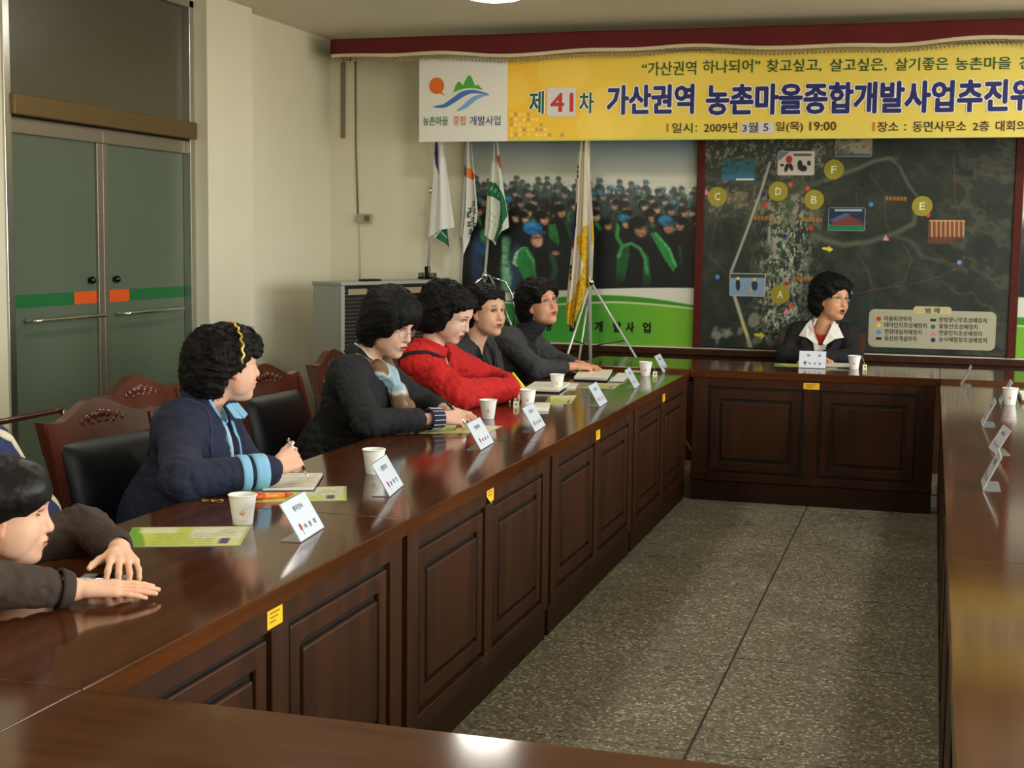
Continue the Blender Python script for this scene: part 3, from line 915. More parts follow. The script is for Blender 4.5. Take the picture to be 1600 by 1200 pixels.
lg_end = [1424, 1448, 1440, 1432, 1542, 1528, 1534, 1542]
for k in range(8):
    cx_ = 1373 if k < 4 else 1458
    yy_ = 498 + 10.3 * (k % 4) + (2.2 if k >= 4 else 0)
    m_ = mat('legend_colour_%d' % k, rgb(*lg_cols[k]), rough=.5)
    if k in (3, 4):
        a_ = plate('legend_mark', rrect(cx_ - 4.5, yy_ - 2, cx_ + 4.5, yy_ + 2, .6, MAP_Y - .0032), m_, leg, .0008)
    elif k == 6:
        c_ = at(cx_, yy_, y=MAP_Y)
        plate('legend_mark', [(c_[0] - .017, MAP_Y - .0032, c_[2] - .014), (c_[0] + .017, MAP_Y - .0032, c_[2] - .014), (c_[0], MAP_Y - .0032, c_[2] + .018)], m_, leg, .0008)
    else:
        disc(cx_, yy_, 3.5, m_, 'legend_mark', leg, MAP_Y, .0040, 16)
    px_text(lg_txt[k], cx_ + 9, yy_ - 4, lg_end[k], yy_ + 4, MAP_Y - .0032, M_INK, leg, .012)

# ------------------------------------------------------------------ red pelmet with braid and tassel fringe
PY = 9.26
pel = thing('pelmet', 'dark red cloth pelmet with ivory braid and bead fringe along the ceiling', 'pelmet', (0, 0, 0))
M_RED = mat('dark_red_velvet', rgb(96, 20, 16), rough=.85, vary=((1.5, 1.5, 9), rgb(84, 14, 14), .3))
M_IVORY = mat('ivory_braid', rgb(206, 190, 156), rough=.8)
xl = at(517, 80, y=PY)[0]
xx = np.linspace(xl, RX - .02, 150)
r_ = np.random.default_rng(5)
ph = np.cumsum(r_.normal(0, .12, 150))
def pw(x):
    return .008 * np.sin(x * 5.1) + .006 * np.sin(x * 11.3 + 1) + .004 * np.sin(x * 2.1)
def zlow(x):
    k = np.clip((x - xl) / 3.0, 0, 1)
    return 2.775 + .012 * np.sin(x * 3.1 + .5) + .007 * np.sin(x * 7.3) - .004 * k
rows = np.linspace(0, 1, 8)
Pm = np.zeros((150, 8, 3))
for j, t_ in enumerate(rows):
    Pm[:, j, 0] = xx
    Pm[:, j, 1] = PY - pw(xx) * (.2 + t_)
    Pm[:, j, 2] = 2.885 * (1 - t_) + zlow(xx) * t_
v, f = grid_mesh(Pm)
o = mesh_obj('cloth', v, f, M_RED, pel, True)
so = o.modifiers.new('thick', 'SOLIDIFY'); so.thickness = .012
Pr = np.zeros((8, 8, 3))                                     # return to the wall at its left end
for i in range(8):
    k = i / 7
    Pr[i, :, 0] = xl - .004 - .03 * k
    Pr[i, :, 1] = PY + (BY - PY) * k
    Pr[i, :, 2] = Pm[0, :, 2]
v, f = grid_mesh(Pr); mesh_obj('cloth_return', v, f, M_RED, pel, True)
Pb = np.zeros((150, 4, 3))
for j, (dy, dz) in enumerate(((-.004, .004), (-.010, -.002), (-.010, -.020), (-.004, -.024))):
    Pb[:, j, 0] = xx; Pb[:, j, 1] = PY - pw(xx) * 1.2 + dy; Pb[:, j, 2] = zlow(xx) + dz
v, f = grid_mesh(Pb); mesh_obj('braid', v, f, M_IVORY, pel, True)
M_FRINGE = mat('fringe_beads', rgb(150, 136, 104), rough=.7)
bm = bmesh.new()
for x in np.arange(xl, RX - .03, .026):
    y_, z_ = PY - float(pw(x)) * 1.2 - .004, float(zlow(x)) - .024
    Mx = Matrix.Translation((x, y_, z_ - .026))
    bmesh.ops.create_icosphere(bm, subdivisions=1, radius=.0095, matrix=Mx)
    add_box(bm, x - .0025, x + .0025, y_ - .0025, y_ + .0025, z_ - .018, z_)
    add_box(bm, x + .004, x + .022, y_ - .002, y_ + .002, z_ - .012, z_ - .006)
tag(bm_obj('bead_fringe', bm, M_FRINGE, pel, True), kind='stuff')

# ------------------------------------------------------------------ the yellow banner
BNY = 9.30
ban = thing('banner', 'yellow printed banner with large blue Korean headline hanging under the red pelmet', 'banner', (0, 0, 0))
bx0, bx1 = at(655, 160, y=BNY)[0], 1.9
bz0, bz1 = at(1000, 219, y=BNY)[2], at(760, 88, y=BNY)[2]
bsplit = at(793, 160, y=BNY)[0]
def paint_banner(u, v):
    P = Paint(u, v, (234, 206, 84))
    k = np.clip((u - 790) / 260, 0, 1)
    P._mix(1 - k, (238, 182, 44), .9)
    P._mix(np.clip((v - 190) / 30, 0, 1) * np.clip((u - 900) / 150, 0, 1), (214, 210, 100), .7)
    P._mix(np.clip((u - 1150) / 500, 0, 1), (222, 206, 110), .8)
    for x, y, r_ in ((800, 140, 28), (880, 110, 40), (960, 175, 45), (1060, 110, 50), (930, 200, 30)):
        P.ell(x, y, r_, r_, (246, 216, 110), 6, 0, .35)
    rr = np.random.default_rng(2)
    for i in range(14):
        for j in range(6):
            x, y = 797 + i * 6.6, 176 + j * 8
            if rr.random() < .75 - i * .02 and (i < 5 + j * 2):
                c = [(248, 222, 140), (248, 222, 140), (250, 230, 170), (150, 120, 110)][rr.integers(4)] if rr.random() > .06 else (120, 100, 120)
                P.rect(x, y, x + 4.5, y + 5.5, c, 1, .6)
    P.rect(640, 60, 793, 240, (222, 220, 208), .8)
    P.rect(793.5, 216.5, 1700, 230, (190, 196, 90), 1, .8)
    return P.c
def bbulge(X, Z):
    return .010 * np.sin(X * 4.3 + Z * 2) + .006 * np.sin(X * 9.1)
printed('banner_cloth', np.concatenate([np.arange(bx0, .75, .008), np.arange(.76, bx1, .06)]), np.linspace(bz0, bz1, 66), BNY, paint_banner, ban, M_PRINTM, lambda X, Z: bbulge(X, Z) * .1)
M_NAVY = mat('navy_print', rgb(30, 36, 104), rough=.6)
M_GRN = mat('green_print', rgb(16, 84, 58), rough=.6)
M_GRN2 = mat('dark_green_print', rgb(34, 82, 40), rough=.6)
M_BRN = mat('brown_print', rgb(66, 44, 26), rough=.6)
M_REDP = mat('red_print', rgb(184, 44, 34), rough=.6)
M_ORG = mat('orange_print', rgb(220, 104, 34), rough=.6)
M_LGN = mat('leaf_green_print', rgb(74, 160, 58), rough=.6)
M_WHT = mat('white_print', rgb(236, 234, 226), rough=.6)
M_GREYP = mat('grey_white_patch', rgb(208, 204, 204), rough=.6)
TY = BNY - .0026
def tilt(px):          # level lines of the banner slope a little in the picture
    return (1130 - px) * .006
def bt(s, x0, y0, x1, y1, m, bold=.0, outline=0., ob=.0):
    if outline:
        px_text(s, x0 - outline, y0 - outline, x1 + outline, y1 + outline, TY, M_WHT, ban, bold + outline / (y1 - y0))
    px_text(s, x0, y0, x1, y1, TY - .0006, m, ban, bold)
bt('제', 827, 142, 850, 178, M_GRN, .022, 1.3)
bt('차', 905, 144, 928, 177, M_GRN, .022, 1.3)
plate('number_patch', rrect(855, 137, 900, 182, 3, TY), M_GREYP, ban, .001)
bt('41', 860, 145, 896, 175, M_REDP, .03)
for s_, a_, b_, y0_, y1_ in (('가산권역', 948, 1085, 132, 179), ('농촌마을종합개발사업추진위원회', 1103, 1702, 126, 177)):
    bt(s_, a_, y0_, b_, y1_, M_NAVY, .036, 1.6)
for s_, a_, b_, y0_, y1_ in (('“가산권역', 1003, 1088, 96, 118), ('하나되어”', 1098, 1188, 93, 114), ('찾고싶고,', 1198, 1284, 92, 113), ('살고싶은,', 1297, 1386, 91, 112), ('살기좋은', 1399, 1482, 90, 110), ('농촌마을', 1493, 1580, 89, 109), ('건설', 1593, 1634, 88, 108)):
    bt(s_, a_, y0_, b_, y1_, M_GRN2, .012)
plate('orange_bar', rrect(1041.5, 193, 1044.5, 206, .3, TY), M_ORG, ban, .001)
plate('orange_bar', rrect(1364, 191, 1367, 205, .3, TY), M_ORG, ban, .001)
plate('date_patch', rrect(1158, 191, 1184, 208, .5, TY), M_GREYP, ban, .0006)
plate('date_patch', rrect(1185, 191, 1209, 208, .5, TY), M_GREYP, ban, .0006)
for s_, a_, b_, y0_, y1_, m_ in (('일시', 1050, 1082, 192, 208, M_BRN), (':', 1087, 1089, 196, 206, M_BRN), ('2009년', 1100, 1152, 191, 207, M_BRN), ('3', 1160, 1167, 195, 206, M_NAVY), ('월', 1169, 1184, 191, 207, M_BRN), ('5', 1193, 1201, 193, 205, M_NAVY),
                             ('일(목)', 1212, 1255, 190, 207, M_BRN), ('19:00', 1265, 1307, 190, 204, M_BRN), ('장소', 1371, 1404, 190, 206, M_BRN), (':', 1413, 1416, 194, 204, M_BRN),
                             ('동면사무소', 1426, 1510, 189, 206, M_BRN), ('2층', 1520, 1546, 189, 205, M_BRN), ('대회의실', 1556, 1620, 188, 205, M_BRN)):
    bt(s_, a_, y0_, b_, y1_, m_, .014)
# emblem: orange sun, green hills, blue river
def pxpoly(pts, m, nm, y=TY):
    P = np.array(pts, float); o_ = []
    for i in range(len(P)):
        a, b, c, d = P[i - 1], P[i], P[(i + 1) % len(P)], P[(i + 2) % len(P)]
        for q in (0, .25, .5, .75): o_.append(.5 * (2 * b + (c - a) * q + (2 * a - 5 * b + 4 * c - d) * q * q + (3 * b - a - 3 * c + d) * q ** 3))
    pts = o_
    plate(nm, [tuple(at(p[0], p[1], y=y)) for p in pts], m, ban, .001)
sun = [(682.5 + 11.5 * math.cos(a), 134 - 13 * math.sin(a)) for a in np.linspace(-.9, 2 * PI - 1.5, 26)]
pxpoly(sun + [(688, 146), (695.5, 149.5), (690, 144)], M_ORG, 'emblem_sun')
hl = [(701, 148), (708, 144), (711, 136), (715, 129), (719, 128), (723, 133), (727, 126), (731, 119), (734, 118), (737, 121), (741, 131), (744, 134), (747, 132), (750, 136), (754, 140), (742, 138), (728, 138), (714, 142)]
pxpoly(hl, M_LGN, 'emblem_hills')
M_BLUE1 = mat('river_blue_print', rgb(66, 112, 182), rough=.6)
M_BLUE2 = mat('river_light_blue_print', rgb(116, 164, 210), rough=.6)
pxpoly([(677, 166), (692, 163), (707, 153), (722, 143), (738, 140.5), (752, 143), (765, 148), (752, 146.5), (738, 146), (726, 150), (712, 159), (698, 167), (686, 168.5)], M_BLUE1, 'emblem_river')
pxpoly([(713, 174), (724, 164), (738, 152), (752, 147.5), (765, 148), (752, 152), (742, 158), (730, 168)], M_BLUE2, 'emblem_river')
bt('농촌마을', 661, 182, 700, 196, mat('soft_green_print', rgb(66, 112, 78)), .01)
bt('종합', 708, 181, 729, 196, mat('soft_orange_print', rgb(206, 120, 84)), .01)
bt('개발사업', 734, 181, 782, 196, mat('soft_navy_print', rgb(60, 72, 120)), .01)

# ------------------------------------------------------------------ wall fittings left of the posters
c0, c1 = at(536, 120, y=BY), at(537, 216, y=BY)
box('cable_trunking', c1[0] - .014, c1[0] + .014, BY - .018, BY - .0005, c1[2], 2.94, mat('brown_grey_trunking', rgb(128, 112, 92), rough=.5), None, .003)
tag(bpy.data.objects['cable_trunking'], 'short brown grey trunking strip coming down the wall below the pelmet end', 'conduit')
a_, b_, d_ = at(556, 110, y=BY), at(562, 336, y=BY), at(564, 430, y=BY)
M_CABLE = mat('grey_cable', rgb(116, 108, 88), rough=.6)
o = tube_obj('wall_cable', [(a_[0], BY - .007, 2.9), (a_[0] + .004, BY - .007, 2.2), (b_[0] - .01, BY - .007, b_[2])], .0055, M_CABLE, None, 6)
tag(o, 'thin grey cable running down the cream wall to the small junction box', 'cable')
t = thing('junction_box', 'small grey junction box on the cream wall at the end of a cable', 'box', (0, 0, 0))
q0, q1 = at(558, 334, y=BY - .04), at(579, 348, y=BY - .04)
M_JB = mat('grey_plastic', rgb(160, 154, 132), rough=.5)
box('box_body', q0[0], q1[0], BY - .045, BY, q1[2], q0[2], M_JB, t, .004)
box('terminal_cover', q0[0] + .062, q1[0] - .006, BY - .052, BY - .044, q1[2] + .012, q0[2] - .012, mat('brown_plastic', rgb(110, 88, 64), rough=.5), t, .002)
tube_obj('lower_wire', [(b_[0], BY - .01, q1[2]), (d_[0], BY - .01, 1.5), (d_[0], BY - .01, 1.2)], .004, mat('pale_wire', rgb(206, 200, 176), rough=.6), t, 6)

# ------------------------------------------------------------------ heating unit in the corner
HA = math.atan2(1.15, .4)
t = thing('heating_unit', 'tall pale grey louvred heating unit standing in the corner under the flags', 'heater', (-3.645, 8.40, 0), HA)
HW, HD, HH = 1.2176, .25, 1.225        # local x along the louvred front, local y towards the wall
M_HGREY = mat('grey_enamel', rgb(158, 160, 152), rough=.45, vary=((1, 1, 1), rgb(146, 148, 140), .3))
M_HDARK = mat('dark_grey_enamel', rgb(70, 68, 60), rough=.5)
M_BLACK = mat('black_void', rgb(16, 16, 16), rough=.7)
bm = bmesh.new()
add_box(bm, 0, HW, .02, HD, .46, HH - .02, .003, 1)
add_box(bm, 0, .035, 0, .021, .46, HH - .02, .002, 1)
add_box(bm, HW - .035, HW, 0, .021, .46, HH - .02, .002, 1)
add_box(bm, .035, HW - .035, 0, .021, .46, .52, .002, 1)
bm_obj('casing', bm, M_HGREY, t)
box('lid', -.006, HW + .006, -.008, HD + .006, HH - .022, HH, M_HGREY, t, .004)
box('base', .006, HW - .006, .012, HD - .006, 0, .458, M_HDARK, t, .003)
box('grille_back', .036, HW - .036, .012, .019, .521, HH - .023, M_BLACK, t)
M_SLAT = mat('grey_brown_slat', rgb(104, 98, 86), rough=.5)
sl = None
nsl = 26
for k in range(nsl):
    z_ = .545 + k * (HH - .06 - .545) / (nsl - 1)
    if sl is None:
        bm = bmesh.new()
        add_box(bm, .037, HW - .037, -.004, .004, -.0012, .0012, 0, 1, Matrix.Rotation(-.6, 4, 'X'))
        sl = bm_obj('slat', bm, M_SLAT, t)
        sl.location = (0, .008, z_)
    else:
        c = sl.copy(); COL.objects.link(c); c.parent = t; c.location = (0, .008, z_)
for k, (a, b) in enumerate(((.07, .25), (.3, .5), (.62, .85))):
    box('air_flap', a, b, .001, .006, HH - .085, HH - .045, mat('tan_flap', rgb(150, 132, 106), rough=.5), t, .002)
t = thing('remote_pad', 'small black flat pad lying on the grey heating unit', 'remote control', tuple(at(578, 433, y=8.75) * [1, 1, 0] + [0, 0, HH]), HA)
box('pad_body', -.08, .08, -.03, .03, .0005, .014, M_BLACK, t, .004)
box('key_strip', -.06, .03, -.018, .018, .0142, .016, M_HDARK, t, .001)

# ------------------------------------------------------------------ flags
M_POLE = mat('silver_pole', rgb(206, 206, 200), rough=.3, metal=.35)
M_FLAG = mat('flag_cloth', attr='Col', rough=.85)
def cloth(name, parent, y, xl_, xr_, top, bot, colour, fold=(.03, 3, 0.), nu=72, nv=150, loc=(0, 0, 0), thick=True):
    """hanging cloth: left/right edges as lists of (py, px), bottom as list of (u, py) in picture pixels on the plane y"""
    uu = np.linspace(0, 1, nu); vv = np.linspace(0, 1, nv)
    B = np.interp(uu, [b[0] for b in bot], [b[1] for b in bot])
    U, V = np.meshgrid(uu, vv, indexing='ij')
    PYY = top + V * (B[:, None] - top)
    A = np.interp(PYY, [q[0] for q in xl_], [q[1] for q in xl_]); Cc = np.interp(PYY, [q[0] for q in xr_], [q[1] for q in xr_])
    PXX = A + U * (Cc - A)
    d = _f3[0] + (PXX[..., None] - 800) / FPX * _f3[1] + (600 - PYY[..., None]) / FPX * _f3[2]
    P = _c3 + d * ((y - _c3[1]) / d[..., 1])[..., None]
    grow = .35 + .65 * V
    P[..., 1] += fold[0] * grow * (np.sin(U * fold[1] * 2 * PI + fold[2] + V * 1.2) + .35 * np.sin(U * fold[1] * 4.6 * PI + 1 + V * 3))
    c = colour(PXX, PYY, U)
    P -= np.asarray(loc)
    v, f = grid_mesh(P)
    o = mesh_obj(name, v, f, M_FLAG, parent, True, lin(np.clip(c, 0, 255)).reshape(-1, 3))
    return o

def pole(parent, top, bot, y, r=.012, zmin=None, loc=(0, 0, 0), name='pole', finial=True):
    a, b = at(*top, y=y), at(*bot, y=y)
    if zmin is not None:
        k = (zmin - a[2]) / (b[2] - a[2]); b = a + (b - a) * k
    up = a + (a - b) / (a[2] - b[2]) * (2.60 - a[2])
    o = tube_obj(name, [up - loc, a - np.asarray(loc), b - np.asarray(loc)], r, M_POLE, parent, 10)
    if finial:
        v, f = lathe([(0, .05), (.012, .04), (.02, .02), (.012, .0), (0, -.01)], 12)
        u_ = up - np.asarray(loc)
        mesh_obj('finial', [(p[0] + u_[0], p[1] + u_[1], p[2] + u_[2]) for p in v], f, mat('gilt', rgb(190, 150, 60), rough=.3, metal=1), parent, True)
    return b

# white flag with navy stripe and green tip, on the heating unit
FY = 9.50
t = thing('flag', 'white flag with a navy stripe and dark green tip, leftmost under the banner', 'flag', (0, 0, 0), 0, 'flags on poles beside the poster')
b = pole(t, (685, 222), (668, 433), FY, .011, HH + .012)
bm = bmesh.new()
add_box(bm, b[0] - .06, b[0] + .06, FY - .045, FY + .045, HH + .001, HH + .014, .003, 1)
add_box(bm, b[0] - .018, b[0] + .018, FY - .018, FY + .018, HH + .013, HH + .09, .004, 1)
add_box(bm, b[0] - .055, b[0] - .04, FY - .04, FY + .04, HH + .013, HH + .045, .003, 1)
add_box(bm, b[0] + .04, b[0] + .055, FY - .04, FY + .04, HH + .013, HH + .045, .003, 1)
bm_obj('pole_socket', bm, M_DARKMETAL, t)
tube_obj('pole_clip', [at(674, 298, y=FY) + [-.004, -.012, -.02], at(674, 298, y=FY) + [-.004, -.012, .02]], .013, M_CHROME, t, 10)
def c1(u, v, U):
    P = Paint(u, v, (212, 214, 208)); P.poly([(676, 215), (683, 215), (686.5, 274), (679.5, 256)], (44, 52, 110)); return P.c
cloth('flag_cloth', t, FY - .03, [(150, 686), (223, 679.5), (368, 669.5)], [(150, 690), (223, 692), (355, 709.5), (372, 711)], 150, [(0, 371), (.4, 360), (1, 355)], c1, (.012, 1.0, .4))
def c1b(u, v, U):
    P = Paint(u, v, (206, 208, 200)); P.poly([(679, 374), (689, 362), (688, 352), (697.5, 352), (703, 392)], (24, 96, 66)); P.line([(688, 360), (698, 372)], 1.5, (190, 200, 180)); return P.c
cloth('flag_corner', t, FY - .005, [(350, 671), (365, 671), (390, 690)], [(350, 698), (390, 702)], 350, [(0, 369), (.5, 377), (1, 387)], c1b, (.008, 1, 1))

def feet(t, c, zh, spread, name='stand_leg', r=.008, sl=None):
    for k in range(3):
        a = (sl[k] if sl else .5 + k * 2 * PI / 3)
        tube_obj(name, [(c[0] + .02 * math.cos(a), c[1] + .02 * math.sin(a), zh), (c[0] + spread * math.cos(a), c[1] + spread * math.sin(a), .004)], r, M_CHROME, t, 8)
# white flag with orange mark and black lettering
FY2 = 9.62
t = thing('flag', 'white flag with an orange mark and slanting black lettering, second under the banner', 'flag', (0, 0, 0), 0, 'flags on poles beside the poster')
b = pole(t, (733, 222), (720, 435), FY2, .009, .02)
bm = bmesh.new(); add_box(bm, b[0] - .07, b[0] + .07, FY2 - .07, FY2 + .07, .001, .03, .008); bm_obj('stand_base', bm, M_DARKMETAL, t)
def c2(u, v, U):
    P = Paint(u, v, (210, 210, 202)); P.poly([(729.5, 262), (736, 263), (742.5, 272), (741, 283), (729.5, 276)], (222, 118, 28)); P.poly([(738, 266), (742.5, 272), (741, 283), (737, 280)], (188, 62, 28))
    for k in range(4): P.line([(723.5 + k * 1.6, 255 + k * 3), (725.5 + k * 1.3, 276 - k * 2)], 1.1, (40, 42, 96))
    for k, (x, y) in enumerate(((732, 336), (735, 328), (739, 343), (742, 330), (733, 350), (735, 362), (740, 318), (742, 352))):
        P.line([(x - 2.6, y - 2), (x + 2.4, y - 3)], 1.6, (34, 34, 38)); P.line([(x, y - 3), (x - .6, y + 4)], 1.6, (34, 34, 38)); P.line([(x - 3, y + 3), (x + 2.5, y + 2)], 1.4, (34, 34, 38))
    for k in range(7): P.line([(739 + .6 * k, 290 + 5 * k), (741 + .4 * k, 292 + 5 * k)], 1.4, (70, 74, 84))
    P.line([(728.5, 262), (724.5, 368)], 1.2, (150, 146, 134)); return P.c
cloth('flag_cloth', t, FY2 - .035, [(150, 731), (223, 727), (368, 718)], [(150, 735), (223, 737), (272, 742), (330, 747), (348, 745.5), (400, 732)], 150, [(0, 369), (.33, 372), (.42, 399), (.62, 384), (1, 350)], c2, (.018, 1.6, .3))

# white and green flag on the tripod
FY3 = 9.57
t = thing('flag', 'white flag with green bands and a small red mark on a chrome tripod', 'flag', (0, 0, 0), 0, 'flags on poles beside the poster')
pole(t, (775, 222), (757, 436), FY3, .0105, .5)
def c3(u, v, U):
    P = Paint(u, v, (204, 206, 192))
    P.poly([(777, 243), (780.5, 243), (784.5, 268), (781, 262)], (186, 40, 42))
    gr = (26, 104, 66)
    P.poly([(763.5, 283), (774, 286), (784, 298), (789, 314), (788, 320), (777, 312), (768, 307), (761, 306)], gr)
    P.poly([(783, 306), (789, 314), (793, 336), (788, 348), (780, 366), (781, 383), (770, 376), (778, 352), (781, 330)], gr)
    for x, y in ((768, 295), (774, 298), (779, 304)): P.ell(x, y, 2, 4, (120, 170, 130), 1, .5)
    for k in range(6): P.ell(766 + (k % 3) * 3.4, 330 + k * 4.2, 1.8, 1.5, (150, 186, 140), 1)
    return P.c
cloth('flag_cloth', t, FY3 - .035, [(150, 774), (223, 771), (283, 762.5), (307, 760), (368, 756)], [(150, 777), (223, 778), (268, 783), (311, 789), (336, 793.5), (356, 795), (384, 782)], 150, [(0, 367), (.3, 373), (.5, 379), (.68, 384), (.8, 362), (1, 355)], c3, (.02, 1.7, 1.2))
hb = at(758, 430, y=FY3)
v, f = lathe([(0, .02), (.02, .018), (.024, 0), (.02, -.03), (0, -.03)], 12)
mesh_obj('tripod_hub', [(p[0] + hb[0], p[1] + hb[1], p[2] + hb[2]) for p in v], f, M_CHROME, t, True)
tube_obj('stand_leg', [hb, at(744, 441, y=FY3 - .02), at(732, 470, y=FY3 - .1), at(700, 600, y=FY3 - .12)], .009, M_CHROME, t, 8)
tube_obj('stand_leg', [hb, at(766, 431, y=FY3 - .02), at(778, 456, y=FY3 - .1), at(826, 575, y=FY3 - .25)], .009, M_CHROME, t, 8)
tube_obj('stand_leg', [hb, at(790, 440, y=FY3 + .05), at(800, 460, y=FY3 + .08), at(812, 560, y=FY3 + .1)], .009, M_CHROME, t, 8)

# furled white flag with yellow fringe on a tall tripod
FY4 = 9.44
t = thing('flag', 'furled white flag with navy strip and yellow fringe on a tall silver tripod', 'flag', (0, 0, 0), 0, 'flags on poles beside the poster')
pole(t, (918.5, 222), (922.5, 566), FY4, .0125, .35)
def c4(u, v, U):
    P = Paint(u, v, (206, 196, 174))
    P.poly([(894, 322), (902, 316), (902, 352), (897, 378), (890, 380)], (36, 30, 92)); P.ell(895, 380, 3.5, 8, (120, 40, 60), 2)
    for y in (258, 266, 273): P.rect(899.5, y, 904, y + 5, (24, 22, 24), 1)
    for y in (414, 422, 431): P.rect(889.5, y, 894.5, y + 7, (24, 22, 24), 1)
    P.line([(912, 222), (908, 360), (905, 460)], 2.2, (170, 158, 132), 2, .6)
    ye = (206, 166, 30)
    P.poly([(913, 354), (924, 348), (924, 396), (921, 420), (913, 412), (904, 396), (901, 372)], ye)
    P.poly([(914, 408), (924, 400), (924, 440), (912, 462), (904, 512), (896, 516), (880, 500), (880, 476), (894, 470), (900, 442), (909, 430)], ye)
    k = vnoise(u / 3, v / 3, 3, 2)
    yel = np.abs(P.c[..., 2] - 30) < 30
    P._mix(np.where(yel, np.clip((k - .45) * 4, 0, 1), 0), (150, 112, 14), .6)
    return P.c
cloth('flag_cloth', t, FY4 - .03, [(150, 911), (222, 905.5), (261, 901), (318, 898), (385, 892), (467, 884), (515, 882)], [(150, 917), (222, 919), (400, 921), (450, 920), (520, 905)], 150, [(0, 494), (.3, 508), (.55, 513), (.8, 480), (1, 442)], c4, (.03, 2.2, .6), 90, 220)
def c4b(u, v, U):
    P = Paint(u, v, (196, 184, 158)); P.rect(915, 200, 930, 240, (196, 160, 30), 2); P.rect(915, 346, 930, 380, (196, 160, 30), 3); P.rect(915, 400, 930, 480, (180, 170, 150), 2); return P.c
cloth('flag_back_fold', t, FY4 + .035, [(150, 914), (222, 917), (470, 920)], [(150, 920), (222, 922), (300, 924), (350, 927), (372, 928), (470, 924)], 150, [(0, 470), (1, 462)], c4b, (.012, 1, 0), 14, 60)
hb = at(923, 440, y=FY4)
v, f = lathe([(0, .02), (.022, .018), (.026, 0), (.02, -.03), (0, -.03)], 12)
mesh_obj('tripod_hub', [(p[0] + hb[0], p[1] + hb[1], p[2] + hb[2]) for p in v], f, M_CHROME, t, True)
for (p_, dy) in (((996, 559), .12), ((891, 541), -.02), ((912, 565), .25)):
    e_ = at(*p_, y=FY4 + dy)
    e2 = hb + (e_ - hb) * ((hb[2] - .01) / (hb[2] - e_[2]))
    e2[1] = FY4 + max(-.3, min(.2, (e2[1] - FY4)))
    tube_obj('stand_leg', [hb, e2], .0085, M_POLE, t, 8)
cb = at(922, 541, y=FY4)
for (p_, dy) in (((978, 532), .09), ((894, 531), -.01)):
    tube_obj('brace', [cb, at(*p_, y=FY4 + dy)], .004, M_DARKMETAL, t, 6)

